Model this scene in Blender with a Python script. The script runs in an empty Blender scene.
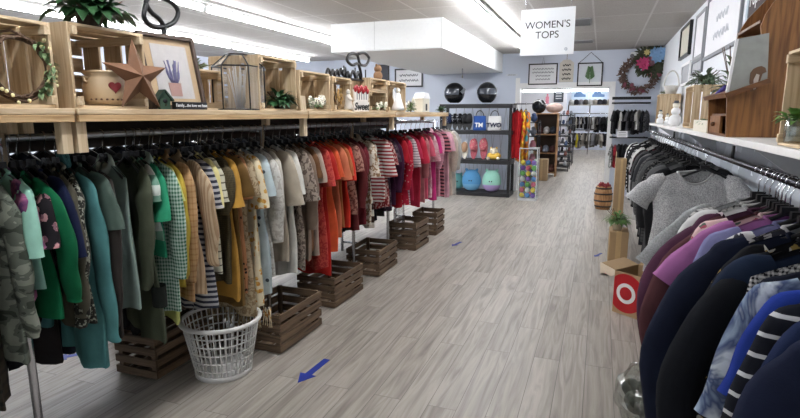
import bpy, math, random
from mathutils import Vector, Matrix
C = bpy.context.scene.collection
PI = math.pi
rnd = random.Random(7)

# ------------------------------------------------------------------ camera
FPX, VPX, VPY, EYE = 530.0, 602.0, 114.0, 1.5
PITCH = math.atan((209 - VPY) / FPX)
YAW = math.atan((VPX - 400) / math.hypot(FPX, 209 - VPY))
FW = Vector((-math.sin(YAW) * math.cos(PITCH), math.cos(YAW) * math.cos(PITCH), -math.sin(PITCH)))
RT = Vector((math.cos(YAW), math.sin(YAW), 0))
UP = RT.cross(FW)
EYEP = Vector((0, 0, EYE))


def P(px, py, axis, val):
    """world point seen at a pixel on the plane axis = val (measuring aid)"""
    d = FW * FPX + RT * (px - 400) + UP * (209 - py)
    t = (val - EYEP[axis]) / d[axis]
    return EYEP + d * t


cam = bpy.data.cameras.new('camera')
cam.sensor_width = 36
cam.lens = 36 * FPX / 800
cam.clip_start = 0.02
co = bpy.data.objects.new('camera', cam)
C.objects.link(co)
co.location = EYEP
co.rotation_euler = Matrix((RT, UP, -FW)).transposed().to_euler()
bpy.context.scene.camera = co


# ------------------------------------------------------------------ materials
def lin(c):
    return tuple(((x / 255) / 12.92 if x / 255 <= .04045 else ((x / 255 + .055) / 1.055) ** 2.4) for x in c) + (1,)


_mats = {}


class NT:
    def __init__(s, name):
        s.m = bpy.data.materials.new(name)
        s.m.use_nodes = True
        s.t = s.m.node_tree
        s.b = s.t.nodes['Principled BSDF']
        s.tc = None

    def n(s, typ, **kw):
        o = s.t.nodes.new(typ)
        for k, v in kw.items():
            if k.startswith('i_'):
                o.inputs[k[2:]].default_value = v
            else:
                setattr(o, k, v)
        return o

    def l(s, a, b):
        s.t.links.new(a, b)

    def obj(s):
        if not s.tc:
            s.tc = s.n('ShaderNodeTexCoord').outputs['Object']
        return s.tc

    def mapped(s, scale):
        m = s.n('ShaderNodeMapping')
        m.inputs['Scale'].default_value = scale
        s.l(s.obj(), m.inputs['Vector'])
        return m.outputs['Vector']

    def math(s, op, a, b=None):
        o = s.n('ShaderNodeMath', operation=op)
        for i, v in enumerate((a, b)):
            if v is None:
                continue
            if isinstance(v, (int, float)):
                o.inputs[i].default_value = v
            else:
                s.l(v, o.inputs[i])
        return o.outputs[0]

    def mix(s, f, a, b):
        o = s.n('ShaderNodeMix', data_type='RGBA')
        for k, v in ((0, f), (6, a), (7, b)):
            if isinstance(v, (int, float, tuple)):
                o.inputs[k].default_value = v
            else:
                s.l(v, o.inputs[k])
        return o.outputs[2]

    def noise(s, scale, detail=2, vec=None, dist=0.0):
        o = s.n('ShaderNodeTexNoise', i_Scale=scale, i_Detail=detail, i_Distortion=dist)
        s.l(vec or s.obj(), o.inputs['Vector'])
        return o.outputs['Fac']

    def ramp(s, f, stops, interp='LINEAR'):
        o = s.n('ShaderNodeValToRGB')
        o.color_ramp.interpolation = interp
        e = o.color_ramp.elements
        while len(e) < len(stops):
            e.new(.5)
        for k, (p, c) in enumerate(stops):
            e[k].position = p
            e[k].color = c
        s.l(f, o.inputs[0])
        return o.outputs[0]

    def bump(s, h, strength=.3, dist=.01):
        o = s.n('ShaderNodeBump', i_Strength=strength, i_Distance=dist)
        s.l(h, o.inputs['Height'])
        s.l(o.outputs[0], s.b.inputs['Normal'])


def M(name, c, rough=.6, metal=0.0, var=.12, scale=25.0, bump=0.0, spec=.5):
    """plain painted / plastic / metal material with slight procedural variation"""
    if name in _mats:
        return _mats[name]
    t = NT(name)
    cc = lin(c)
    lo = tuple(x * (1 - var) for x in cc[:3]) + (1,)
    hi = tuple(min(1, x * (1 + var)) for x in cc[:3]) + (1,)
    f = t.noise(scale, 3)
    t.l(t.mix(f, lo, hi), t.b.inputs['Base Color'])
    t.b.inputs['Roughness'].default_value = rough
    t.b.inputs['Metallic'].default_value = metal
    t.b.inputs['Specular IOR Level'].default_value = spec
    if bump:
        t.bump(t.noise(scale * 4, 3), bump)
    _mats[name] = t.m
    return t.m


def WOOD(name, c, c2, axis=0, rough=.65, scale=1.0):
    if name in _mats:
        return _mats[name]
    t = NT(name)
    sc = [34 * scale] * 3
    sc[axis] = 2.2 * scale
    v = t.mapped(tuple(sc))
    f = t.noise(1.6, 5, v, .8)
    g = t.noise(2.2 * scale, 2)
    col = t.ramp(f, [(.3, lin(c2)), (.62, lin(c))])
    mul = t.n('ShaderNodeMix', data_type='RGBA', blend_type='MULTIPLY')
    mul.inputs[0].default_value = .5
    t.l(col, mul.inputs[6])
    t.l(t.ramp(g, [(.3, (.62, .6, .58, 1)), (.7, (1, 1, 1, 1))]), mul.inputs[7])
    t.l(mul.outputs[2], t.b.inputs['Base Color'])
    t.b.inputs['Roughness'].default_value = rough
    t.bump(f, .15, .004)
    _mats[name] = t.m
    return t.m


def EMIT(name, c, s):
    t = NT(name)
    t.b.inputs['Base Color'].default_value = lin(c)
    t.b.inputs['Emission Color'].default_value = lin(c)
    t.b.inputs['Emission Strength'].default_value = s
    _mats[name] = t.m
    return t.m


_fab = {}


def FAB(c, pat='solid', c2=(255, 255, 255), c3=(20, 20, 20), sc=1.0):
    key = (tuple(c), pat, tuple(c2), tuple(c3), sc)
    if key in _fab:
        return _fab[key]
    t = NT('fabric_' + pat)
    a, b, d = lin(c), lin(c2), lin(c3)
    sep = t.n('ShaderNodeSeparateXYZ')
    t.l(t.obj(), sep.inputs[0])
    X, Y, Z = sep.outputs
    rowf = lambda v, fr, duty: t.math('LESS_THAN', t.math('FRACT', t.math('MULTIPLY', v, fr)), duty)
    if pat == 'solid':
        col = t.mix(0.0, a, a)
    elif pat == 'heather':
        col = t.mix(t.ramp(t.noise(170 * sc, 3), [(.35, (0, 0, 0, 1)), (.65, (1, 1, 1, 1))]), a, b)
    elif pat == 'hstripe':
        col = t.mix(rowf(Z, 22 * sc, .5), a, b)
    elif pat == 'thin':
        col = t.mix(rowf(Z, 26 * sc, .2), a, b)
    elif pat == 'vstripe':
        col = t.mix(rowf(X, 60 * sc, .4), a, b)
    elif pat in ('plaid', 'gingham'):
        k = 55 * sc if pat == 'gingham' else 22 * sc
        s1 = t.math('ADD', rowf(t.math('ADD', X, Y), k, .5 if pat == 'gingham' else .3), rowf(Z, k, .5 if pat == 'gingham' else .3))
        col = t.mix(t.math('MULTIPLY', s1, .5), a, b)
    elif pat == 'floral':
        v = t.n('ShaderNodeTexVoronoi', i_Scale=26 * sc)
        t.l(t.obj(), v.inputs['Vector'])
        k = t.math('LESS_THAN', t.math('ADD', v.outputs['Distance'], t.math('MULTIPLY', t.noise(90, 2), .4)), .56)
        col = t.mix(k, a, t.mix(t.math('GREATER_THAN', t.noise(35, 1), .5), b, d))
    elif pat == 'dots':
        v = t.n('ShaderNodeTexVoronoi', i_Scale=18 * sc)
        t.l(t.obj(), v.inputs['Vector'])
        col = t.mix(t.math('LESS_THAN', v.outputs['Distance'], .22), a, b)
    elif pat == 'leopard':
        v = t.n('ShaderNodeTexVoronoi', i_Scale=55 * sc)
        t.l(t.obj(), v.inputs['Vector'])
        k = t.math('MULTIPLY', t.math('GREATER_THAN', v.outputs['Distance'], .28), t.math('GREATER_THAN', t.noise(60, 2), .42))
        col = t.mix(k, a, b)
    elif pat == 'camo':
        col = t.ramp(t.noise(11 * sc, 2, t.mapped((1, 1, 2.2)), .6), [(0, a), (.45, b), (.56, d)], 'CONSTANT')
    elif pat == 'tiedye':
        col = t.ramp(t.noise(7 * sc, 3, None, 1.2), [(.38, a), (.52, b), (.66, d)])
    elif pat == 'print':
        col = t.mix(t.math('GREATER_THAN', t.noise(42 * sc, 2, None, .7), .52), a, b)
    elif pat == 'tweed':
        k = t.math('ADD', rowf(Z, 85 * sc, .5), rowf(t.math('ADD', X, t.math('MULTIPLY', t.noise(60, 1), .02)), 85 * sc, .5))
        col = t.mix(t.math('MULTIPLY', k, .5), a, b)
    elif pat == 'bigblock':
        col = t.mix(rowf(Z, 7 * sc, .5), a, b)
    elif pat == 'hem':
        col = t.mix(t.math('LESS_THAN', Z, c3[0] / -100.0), a, b)
    f = t.ramp(t.noise(9, 3), [(.25, (.6, .6, .6, 1)), (.75, (.95, .95, .95, 1))])
    mul = t.n('ShaderNodeMix', data_type='RGBA', blend_type='MULTIPLY')
    mul.inputs[0].default_value = 1
    t.l(col, mul.inputs[6])
    t.l(f, mul.inputs[7])
    t.l(mul.outputs[2], t.b.inputs['Base Color'])
    t.b.inputs['Roughness'].default_value = .9
    t.b.inputs['Specular IOR Level'].default_value = .2
    t.bump(t.noise(260, 2), .12, .003)
    _fab[key] = t.m
    return t.m


# ------------------------------------------------------------------ mesh building
class MB:
    def __init__(s):
        s.v, s.f, s.sm = [], [], []

    def add(s, vs, fs, smooth=False):
        o = len(s.v)
        s.v += [tuple(v) for v in vs]
        s.f += [tuple(i + o for i in f) for f in fs]
        s.sm += [smooth] * len(fs)
        return s

    def box(s, c, d, rot=None, ch=None):
        x, y, z = (k / 2 for k in d)
        vs = [Vector((sx * x, sy * y, sz * z)) for sz in (-1, 1) for sy in (-1, 1) for sx in (-1, 1)]
        if rot is not None:
            vs = [rot @ v for v in vs]
        c = Vector(c)
        return s.add([v + c for v in vs], [(0, 2, 3, 1), (4, 5, 7, 6), (0, 1, 5, 4), (2, 6, 7, 3), (0, 4, 6, 2), (1, 3, 7, 5)])

    def span(s, a, b):
        a, b = Vector(a), Vector(b)
        return s.box((a + b) / 2, [abs(k) for k in (b - a)])

    def bar(s, a, b, w, h):
        a, b = Vector(a), Vector(b)
        d = b - a
        q = d.to_track_quat('X', 'Z').to_matrix()
        return s.box((a + b) / 2, (d.length, w, h), q)

    def tube(s, pts, r, seg=8, closed=False, cap=True):
        pts = [Vector(p) for p in pts]
        n = len(pts)
        rs = r if isinstance(r, (list, tuple)) else [r] * n
        vs, prev = [], None
        for i, p in enumerate(pts):
            if closed:
                t = pts[(i + 1) % n] - pts[i - 1]
            else:
                t = pts[min(i + 1, n - 1)] - pts[max(i - 1, 0)]
            if t.length < 1e-9:
                t = Vector((0, 0, 1))
            t.normalize()
            if prev is None:
                u = t.orthogonal().normalized()
            else:
                u = prev - t * prev.dot(t)
                u = u.normalized() if u.length > 1e-6 else t.orthogonal().normalized()
            prev = u
            w = t.cross(u)
            for k in range(seg):
                a = 2 * PI * k / seg
                vs.append(p + (u * math.cos(a) + w * math.sin(a)) * rs[i])
        fs = []
        for i in range(n if closed else n - 1):
            j = (i + 1) % n
            for k in range(seg):
                k2 = (k + 1) % seg
                fs.append((i * seg + k, i * seg + k2, j * seg + k2, j * seg + k))
        if cap and not closed:
            fs.append(tuple(range(seg - 1, -1, -1)))
            fs.append(tuple((n - 1) * seg + k for k in range(seg)))
        return s.add(vs, fs, True)

    def lathe(s, prof, c=(0, 0, 0), seg=20, sx=1.0, sy=1.0):
        cx, cy, cz = c
        vs = [(cx + r * sx * math.cos(2 * PI * k / seg), cy + r * sy * math.sin(2 * PI * k / seg), cz + z) for r, z in prof for k in range(seg)]
        fs = [(i * seg + k, i * seg + (k + 1) % seg, (i + 1) * seg + (k + 1) % seg, (i + 1) * seg + k) for i in range(len(prof) - 1) for k in range(seg)]
        if prof[0][0] > 1e-4:
            fs.append(tuple(range(seg - 1, -1, -1)))
        if prof[-1][0] > 1e-4 and len(prof) > 2 and prof[-1][1] > prof[-2][1] - 1e-6:
            fs.append(tuple((len(prof) - 1) * seg + k for k in range(seg)))
        return s.add(vs, fs, True)

    def shell(s, prof, c=(0, 0, 0), seg=20, sx=1.0, sy=1.0):
        """open vessel: profile given bottom -> rim -> inside, no closing cap on top"""
        cx, cy, cz = c
        vs = [(cx + r * sx * math.cos(2 * PI * k / seg), cy + r * sy * math.sin(2 * PI * k / seg), cz + z) for r, z in prof for k in range(seg)]
        fs = [(i * seg + k, i * seg + (k + 1) % seg, (i + 1) * seg + (k + 1) % seg, (i + 1) * seg + k) for i in range(len(prof) - 1) for k in range(seg)]
        fs.append(tuple(range(seg - 1, -1, -1)))
        fs.append(tuple((len(prof) - 1) * seg + k for k in range(seg)))
        return s.add(vs, fs, True)

    def ball(s, c, r, seg=14, rings=9, rot=None):
        if isinstance(r, (int, float)):
            r = (r, r, r)
        vs, fs = [], []
        c = Vector(c)
        for i in range(rings + 1):
            th = PI * i / rings
            for k in range(seg):
                a = 2 * PI * k / seg
                v = Vector((r[0] * math.sin(th) * math.cos(a), r[1] * math.sin(th) * math.sin(a), r[2] * math.cos(th)))
                if rot is not None:
                    v = rot @ v
                vs.append(v + c)
        for i in range(rings):
            for k in range(seg):
                k2 = (k + 1) % seg
                fs.append((i * seg + k, (i + 1) * seg + k, (i + 1) * seg + k2, i * seg + k2))
        return s.add(vs, fs, True)

    def prism(s, poly, o, ux, uy, th):
        """extrude a 2-D polygon placed at o with axes ux, uy by thickness th (centred)"""
        o, ux, uy = Vector(o), Vector(ux).normalized(), Vector(uy).normalized()
        n = ux.cross(uy).normalized() * (th / 2)
        k = len(poly)
        vs = [o + ux * a + uy * b - n for a, b in poly] + [o + ux * a + uy * b + n for a, b in poly]
        fs = [tuple(range(k - 1, -1, -1)), tuple(range(k, 2 * k))] + [(i, (i + 1) % k, (i + 1) % k + k, i + k) for i in range(k)]
        return s.add(vs, fs)

    def leaf(s, base, d, L, w, up=Vector((0, 0, 1)), droop=.3):
        base, d = Vector(base), Vector(d).normalized()
        side = d.cross(up)
        side = side.normalized() if side.length > 1e-3 else Vector((1, 0, 0))
        nn = side.cross(d)
        p1 = base + d * L * .35 + nn * L * .1
        p2 = base + d * L * .7 + nn * L * (.1 - droop * .4)
        p3 = base + d * L - nn * L * droop
        q = lambda p, k: [p - side * w * k + nn * w * .25 * k, p, p + side * w * k + nn * w * .25 * k]
        a, b = q(p1, .5), q(p2, .42)
        vs = [base] + a + b + [p3]
        return s.add(vs, [(0, 2, 1), (0, 3, 2), (1, 2, 5, 4), (2, 3, 6, 5), (4, 5, 7), (5, 6, 7)], True)

    def build(s, name, mat, parent=None, bevel=0.0):
        me = bpy.data.meshes.new(name)
        me.from_pydata(s.v, [], s.f)
        me.polygons.foreach_set('use_smooth', s.sm)
        me.materials.append(mat)
        me.update()
        o = bpy.data.objects.new(name, me)
        C.objects.link(o)
        if parent:
            o.parent = parent
        if bevel:
            b = o.modifiers.new('bevel', 'BEVEL')
            b.width = bevel
            b.segments = 2
            b.limit_method = 'ANGLE'
        return o


def script_lines(name, mat, parent, loc, ax, w, h, rows, r, seed=0):
    """rows of cursive pen strokes for script too small to read; ax is the writing direction"""
    R = random.Random(seed)
    b = MB()
    ax = Vector(ax)
    for k in range(rows):
        z = h * (.5 - (k + .5) / rows)
        L = w * R.uniform(.65, 1.0)
        n = max(12, int(L / (h / rows) * 9))
        pts = [ax * (-L / 2 + L * i / n) + Vector((0, 0, z + h / rows * .26 * math.sin(i * 1.55 + math.sin(i * .7)) * (.5 + .5 * abs(math.sin(i * .41))))) for i in range(n + 1)]
        b.tube(pts, r, 4)
    o = b.build(name, mat, parent)
    o.location = loc
    return o


def tag(o, label, cat, group=None, kind=None):
    if label:
        o['label'] = label
    if cat:
        o['category'] = cat
    if group:
        o['group'] = group
    if kind:
        o['kind'] = kind
    return o


def thing(name, label, cat, loc=(0, 0, 0), rot=(0, 0, 0), group=None):
    o = bpy.data.objects.new(name, None)
    o.empty_display_size = .05
    C.objects.link(o)
    o.location = loc
    o.rotation_euler = rot
    return tag(o, label, cat, group)


def place(o, loc, rot=(0, 0, 0)):
    o.location = loc
    o.rotation_euler = rot
    return o


def struct(name, mb, mat):
    o = mb.build(name, mat)
    o['kind'] = 'structure'
    return o


def dup(o, parent=None):
    c = o.copy()
    C.objects.link(c)
    if parent:
        c.parent = parent
    for ch in list(o.children):
        dup(ch, c)
    return c


def text(name, body, size, mat, parent, loc, rot, extrude=.001, align='CENTER', shear=0.0, bold=0.0):
    cu = bpy.data.curves.new(name, 'FONT')
    cu.body = body
    cu.size = size
    cu.align_x = align
    cu.align_y = 'CENTER'
    cu.extrude = extrude
    cu.shear = shear
    cu.offset = bold
    cu.materials.append(mat)
    tmp = bpy.data.objects.new('tmp', cu)
    me = bpy.data.meshes.new_from_object(tmp)
    bpy.data.objects.remove(tmp)
    bpy.data.curves.remove(cu)
    o = bpy.data.objects.new(name, me)
    C.objects.link(o)
    o.parent = parent
    o.location = loc
    o.rotation_euler = rot
    return o


# ------------------------------------------------------------------ palette
BLACK = M('black_plastic', (22, 22, 24), .35)
BLACKM = M('black_metal', (26, 26, 28), .4, .3)
CHROME = M('chrome', (205, 207, 212), .2, 1.0, .03)
STEEL = M('steel_rail', (175, 178, 182), .28, .9, .05)
WHITE = M('white_paint', (238, 238, 238), .5, 0, .03)
IVORY = M('ivory', (228, 222, 206), .6, 0, .06)
PINE = WOOD('pine', (222, 200, 166), (186, 158, 120), 1)
PINEV = WOOD('pine_upright', (220, 200, 168), (184, 158, 122), 2)
PINEX = WOOD('pine_depth', (214, 192, 158), (176, 148, 112), 0)
DARKW = WOOD('dark_crate_wood', (124, 100, 76), (78, 60, 44), 1)
DARKWX = WOOD('dark_crate_wood_depth', (116, 94, 72), (72, 56, 42), 0)
DARKWV = WOOD('dark_crate_wood_upright', (116, 94, 72), (72, 56, 42), 2)
OAK = WOOD('oak_hutch', (158, 108, 58), (104, 64, 30), 2, .4)
OAKY = WOOD('oak_hutch_board', (128, 84, 48), (82, 50, 28), 0, .4)
CARD = M('cardboard', (176, 148, 112), .85, 0, .08, 12)
GREEN = M('leaf_green', (62, 104, 46), .5, 0, .45, 30)
DGREEN = M('leaf_dark_green', (40, 78, 42), .45, 0, .45, 30)
SAGE = M('leaf_sage', (112, 136, 92), .6, 0, .35, 30)
BROWNV = M('vine_brown', (84, 62, 44), .8, 0, .3, 40)
INK = M('ink_black', (18, 18, 20), .6)
GREYINK = M('ink_grey', (120, 122, 126), .7)
RED = M('red_paint', (190, 30, 34), .5)
BLUE = M('blue_tape', (24, 52, 148), .5)


def GLASS(name, tint=(1, 1, 1, 1), alpha=.25, rough=.03):
    t = NT(name)
    g = t.n('ShaderNodeBsdfGlossy', i_Roughness=rough)
    tr = t.n('ShaderNodeBsdfTransparent')
    tr.inputs[0].default_value = tint
    fr = t.n('ShaderNodeLayerWeight', i_Blend=.25)
    nz = t.math('ADD', t.math('MULTIPLY', fr.outputs[1], .35), alpha * .12)
    mx = t.n('ShaderNodeMixShader')
    t.l(nz, mx.inputs[0])
    t.l(tr.outputs[0], mx.inputs[1])
    t.l(g.outputs[0], mx.inputs[2])
    t.l(mx.outputs[0], t.t.nodes['Material Output'].inputs[0])
    return t.m


GLS = GLASS('clear_glass')
PLASTIC_FILM = GLASS('clear_film', (.88, .9, .88, 1), 1.2, .16)

# ------------------------------------------------------------------ room shell
ZC, BW, XR, XL, FARY, FRONTY = 2.64, 10.6, 0.93, -7.6, 24.0, -4.0


def floor_mat():
    t = NT('vinyl_plank')
    sep = t.n('ShaderNodeSeparateXYZ')
    t.l(t.obj(), sep.inputs[0])
    cmb = t.n('ShaderNodeCombineXYZ')
    t.l(sep.outputs[1], cmb.inputs[0])
    t.l(sep.outputs[0], cmb.inputs[1])
    br = t.n('ShaderNodeTexBrick', offset=.37, i_Scale=1.0)
    br.inputs['Brick Width'].default_value = 1.22
    br.inputs['Row Height'].default_value = .152
    br.inputs['Mortar Size'].default_value = .0016
    br.inputs['Mortar Smooth'].default_value = .3
    br.inputs['Color1'].default_value = (0, 0, 0, 1)
    br.inputs['Color2'].default_value = (1, 1, 1, 1)
    br.inputs['Mortar'].default_value = (.5, .5, .5, 1)
    t.l(cmb.outputs[0], br.inputs['Vector'])
    # offset the grain per plank
    off = t.n('ShaderNodeVectorMath', operation='SCALE')
    t.l(br.outputs['Color'], off.inputs[0])
    off.inputs['Scale'].default_value = 7.0
    ad = t.n('ShaderNodeVectorMath', operation='ADD')
    t.l(t.obj(), ad.inputs[0])
    t.l(off.outputs[0], ad.inputs[1])
    mp = t.n('ShaderNodeMapping')
    mp.inputs['Scale'].default_value = (20, 1.3, 1)
    t.l(ad.outputs[0], mp.inputs[0])
    g = t.noise(1.0, 6, mp.outputs[0], 1.6)
    fine = t.n('ShaderNodeMapping')
    fine.inputs['Scale'].default_value = (110, 4, 1)
    t.l(ad.outputs[0], fine.inputs[0])
    g2 = t.noise(1.0, 3, fine.outputs[0])
    base = t.ramp(g, [(.26, lin((112, 105, 96))), (.45, lin((158, 151, 141))), (.62, lin((186, 179, 169))), (.8, lin((142, 135, 125)))])
    c2 = t.mix(t.math('MULTIPLY', g2, .35), base, lin((108, 102, 96)))
    tone = t.mix(.22, c2, t.mix(br.outputs['Color'], lin((128, 120, 109)), lin((198, 191, 181))))
    col = t.mix(br.outputs['Fac'], tone, lin((92, 87, 82)))
    t.l(col, t.b.inputs['Base Color'])
    t.b.inputs['Roughness'].default_value = .42
    t.bump(t.math('SUBTRACT', g2, t.math('MULTIPLY', br.outputs['Fac'], 2.0)), .1, .004)
    return t.m


def ceil_mat():
    t = NT('ceiling_tile')
    br = t.n('ShaderNodeTexBrick', offset=0.0, i_Scale=1.0)
    br.inputs['Brick Width'].default_value = .62
    br.inputs['Row Height'].default_value = 1.22
    br.inputs['Mortar Size'].default_value = .011
    br.inputs['Mortar Smooth'].default_value = 0
    br.inputs['Color1'].default_value = lin((172, 168, 163))
    br.inputs['Color2'].default_value = lin((180, 177, 172))
    br.inputs['Mortar'].default_value = lin((200, 198, 195))
    mp = t.n('ShaderNodeMapping')
    mp.inputs['Location'].default_value = (.16, .3, 0)
    t.l(t.obj(), mp.inputs[0])
    t.l(mp.outputs[0], br.inputs['Vector'])
    sp = t.noise(90, 3)
    col = t.mix(t.ramp(sp, [(.52, (0, 0, 0, 1)), (.68, (.4, .4, .4, 1))]), br.outputs['Color'], lin((128, 124, 119)))
    t.l(col, t.b.inputs['Base Color'])
    t.b.inputs['Roughness'].default_value = .9
    t.bump(t.math('ADD', sp, t.math('MULTIPLY', br.outputs['Fac'], 3.0)), .25, .01)
    return t.m


WALLB = M('wall_paint_cool', (208, 215, 228), .8, 0, .04, 3)
WALLR = M('wall_paint_right', (224, 227, 231), .8, 0, .04, 3)
BOARD = M('soffit_board', (226, 228, 228), .8, 0, .05, 30, .15)
struct('floor', MB().span((XL, FRONTY, -.1), (4.2, FARY, 0)), floor_mat())
struct('ceiling', MB().span((XL, FRONTY, ZC), (4.2, FARY, ZC + .1)), ceil_mat())
OL, OR_, OT = -1.51, .12, 2.0
w = MB().span((XL, BW, 0), (OL, BW + .12, ZC)).span((OR_, BW, 0), (4.2, BW + .12, ZC)).span((OL, BW, OT), (OR_, BW + .12, ZC))
struct('wall_back', w, WALLB)
fr = MB().span((OL - .08, BW - .02, 0), (OL, BW - .0005, OT + .08)).span((OR_, BW - .02, 0), (OR_ + .08, BW - .0005, OT + .08)).span((OL + .0005, BW - .0005, 0), (OL + .012, BW + .1205, OT - .012)).span((OR_ - .012, BW - .0005, 0), (OR_ - .0005, BW + .1205, OT - .012)).span((OL, BW - .02, OT), (OR_, BW - .0005, OT + .08)).span((OL, BW - .0005, OT - .012), (OR_, BW + .1205, OT - .0005))
struct('trim_1', fr, WHITE)
struct('wall_right', MB().span((XR, FRONTY, 0), (XR + .12, BW, ZC)), WALLR)
struct('wall_left', MB().span((XL - .12, FRONTY, 0), (XL, FARY, ZC)), WALLB)
struct('wall_far', MB().span((XL, FARY, 0), (4.2, FARY + .12, ZC)), WALLB)
struct('wall_side', MB().span((4.2, BW, 0), (4.32, FARY, ZC)), WALLB)
# unseen storefront added behind the camera to let daylight in: low wall, posts, panes
f = MB().span((XL, FRONTY - .12, 0), (XR, FRONTY, .5)).span((XL, FRONTY - .12, 2.4), (XR, FRONTY, ZC))
for k in range(6):
    x = XL + (XR - XL) * k / 5
    f.span((x - .06, FRONTY - .12, .5), (x + .06, FRONTY, 2.4))
struct('wall_front', f, WHITE)
struct('added_window', MB().span((XL, FRONTY - .07, .5), (XR, FRONTY - .06, 2.4)), GLS)  # added opening, out of view, lets sky light into the room
# soffit (boxed duct) hanging from the ceiling against the back wall
so = MB().span((-3.36, 6.4, 2.29), (-1.86, BW, ZC))
struct('ceiling_soffit', so, BOARD)
sm = MB()
for y in (7.1, 7.8, 8.5, 9.2, 9.9):
    sm.span((-1.859, y, 2.29), (-1.856, y + .012, ZC))
sm.span((-2.75, 6.397, 2.29), (-2.738, 6.4, ZC))
sm.span((-3.36, 6.392, 2.285), (-1.855, 6.4, 2.30)).span((-1.862, 6.392, 2.285), (-1.852, BW, 2.30)).span((-1.868, 6.39, 2.29), (-1.852, 6.406, ZC))
struct('trim_2', sm, M('soffit_seam', (204, 206, 206), .8))
struct('baseboard_right', MB().span((XR - .012, FRONTY, 0), (XR, BW, .1)), WHITE)

# ceiling vents
for (y, lab) in ((7.3, 'grey ceiling vent grille nearer the hanging department sign'), (9.2, 'small grey ceiling vent grille close to the back wall')):
    t = thing('ceiling_vent', lab, 'vent', (-.36, y, ZC))
    d = .5 if y < 8 else .28
    MB().span((-.17, -d / 2, -.012), (.17, d / 2, -.001)).build('vent_frame', M('vent_grey', (150, 150, 150), .6), t)
    s = MB()
    for k in range(7):
        yy = -d / 2 + d * (k + .5) / 7
        s.box((0, yy, -.016), (.3, d / 16, .008))
    s.build('louvre', M('vent_slat', (112, 112, 114), .6), t)

# ------------------------------------------------------------------ fluorescent lights
TUBE = EMIT('fluorescent_tube', (248, 250, 255), 32)
HOUS = M('fixture_housing', (196, 196, 194), .5, 0, .05)


def make_light():
    t = thing('ceiling_light', '', 'light')
    hs = MB().span((-.06, -1.22, -.03), (.06, 1.22, 0)).span((-.03, -1.22, -.05), (.03, 1.22, -.03)).build('housing', HOUS, t)
    for s in (-1, 1):
        MB().tube([(0, s * .025, -.085), (0, s * 1.2, -.085)], .019, 10).build('tube', TUBE, t)
        MB().box((0, s * 1.205, -.07), (.05, .025, .07)).build('lamp_holder', WHITE, hs)
    MB().box((0, 0, -.07), (.05, .04, .07)).build('lamp_holder', WHITE, hs)
    return t


L0 = make_light()
first = True
ordn = {0: 'nearest', 1: 'second nearest', 2: 'third', 3: 'farthest'}
for (x, row, ys) in ((-1.28, 'over the aisle', (8.45, 5.98, 3.5, 1.0)),  # closest aisle lamp is out of view, added to brighten the left rack
                     (-3.88, 'above the left shelf', (8.3, 5.85, 3.4)),
                     (-5.62, 'farther left behind the shelf', (8.5, 6.05, 3.6))):
    for k, y in enumerate(ys):
        o = L0 if first else dup(L0)
        first = False
        place(o, (x, y, ZC))
        dist = ('farthest', 'second farthest', 'third farthest', 'added unseen fourth farthest', 'fifth farthest')[k]
        tag(o, '%s white fluorescent strip light in the row %s' % (dist, row), 'light', 'fluorescent strip lights ' + row)
for k, (x, y) in enumerate(((-1.3, 13.2), (-.5, 16.2), (-.5, 19.4), (.9, 13.6), (-2.6, 15.0), (.9, 17.5), (-.5, 22.6), (1.2, 21))):  # ceiling lamps added above the doorway's view to brighten the far room
    o = dup(L0)
    place(o, (x, y, ZC))
    tag(o, 'white fluorescent strip light added to brighten the room beyond the doorway', 'light', 'added strip lights in the far room')
t = thing('wall_light', 'bright white tube light mounted behind the doorway header', 'light', (-.7, BW + .14, 1.985))
MB().span((-.8, 0, -.02), (.8, .05, .04)).build('housing', HOUS, t)
MB().tube([(-.78, .06, -.045), (.78, .06, -.045)], .02, 10).build('tube', EMIT('doorway_tube', (245, 250, 255), 8), t)
for sd in (-1, 1):
    MB().box((sd * .79, .05, -.03), (.025, .05, .07)).build('lamp_holder', WHITE, t)

# ------------------------------------------------------------------ garments and hangers
RAILR = .014


def make_hanger():
    t = thing('clothes_hanger', '', 'hanger')
    b = MB()
    hz_ = lambda x: -.108 - .085 * (abs(x) / .185) ** 1.25
    pts = [(x, 0, hz_(x) if x else -.1) for x in (-.165, -.14, -.09, -.04, 0, .04, .09, .14, .165)]
    b.tube(pts, [.008, .009, .008, .008, .011, .008, .008, .009, .008], 6)
    b.tube([(-.16, 0, -.186), (0, 0, -.192), (.16, 0, -.186)], .005, 5)
    b.box((0, 0, -.098), (.05, .014, .03))
    b.build('hanger_body', BLACK, t)
    h = [(0, 0, -.09), (0, 0, -.045)]
    for k in range(11):
        a = -PI / 2 + .5 + (PI * 1.35) * k / 10
        h.append((.021 * math.cos(a), 0, .0 + .021 * math.sin(a)))
    MB().tube(h, .0026, 6).build('hook', CHROME, t)
    return t


HANG = make_hanger()
_hfirst = [True]


def put_hanger(loc, rz, label, group):
    o = HANG if _hfirst[0] else dup(HANG)
    _hfirst[0] = False
    place(o, loc, (0, 0, rz))
    return tag(o, label, 'hanger', group)


def loft(mb, secs, seg=14, cap_end=False):
    """secs: list of (centre, nvec, rx, ry); ring = c + n*rx*cos + Y*ry*sin"""
    vs, fs = [], []
    for (c, n, rx, ry) in secs:
        for k in range(seg):
            a = 2 * PI * k / seg
            vs.append(c + n * (rx * math.cos(a)) + Vector((0, 1, 0)) * (ry * math.sin(a)))
    for i in range(len(secs) - 1):
        for k in range(seg):
            k2 = (k + 1) % seg
            fs.append((i * seg + k, i * seg + k2, (i + 1) * seg + k2, (i + 1) * seg + k))
    if cap_end:
        fs.append(tuple((len(secs) - 1) * seg + k for k in range(seg)))
    return mb.add(vs, fs, True)


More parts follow.
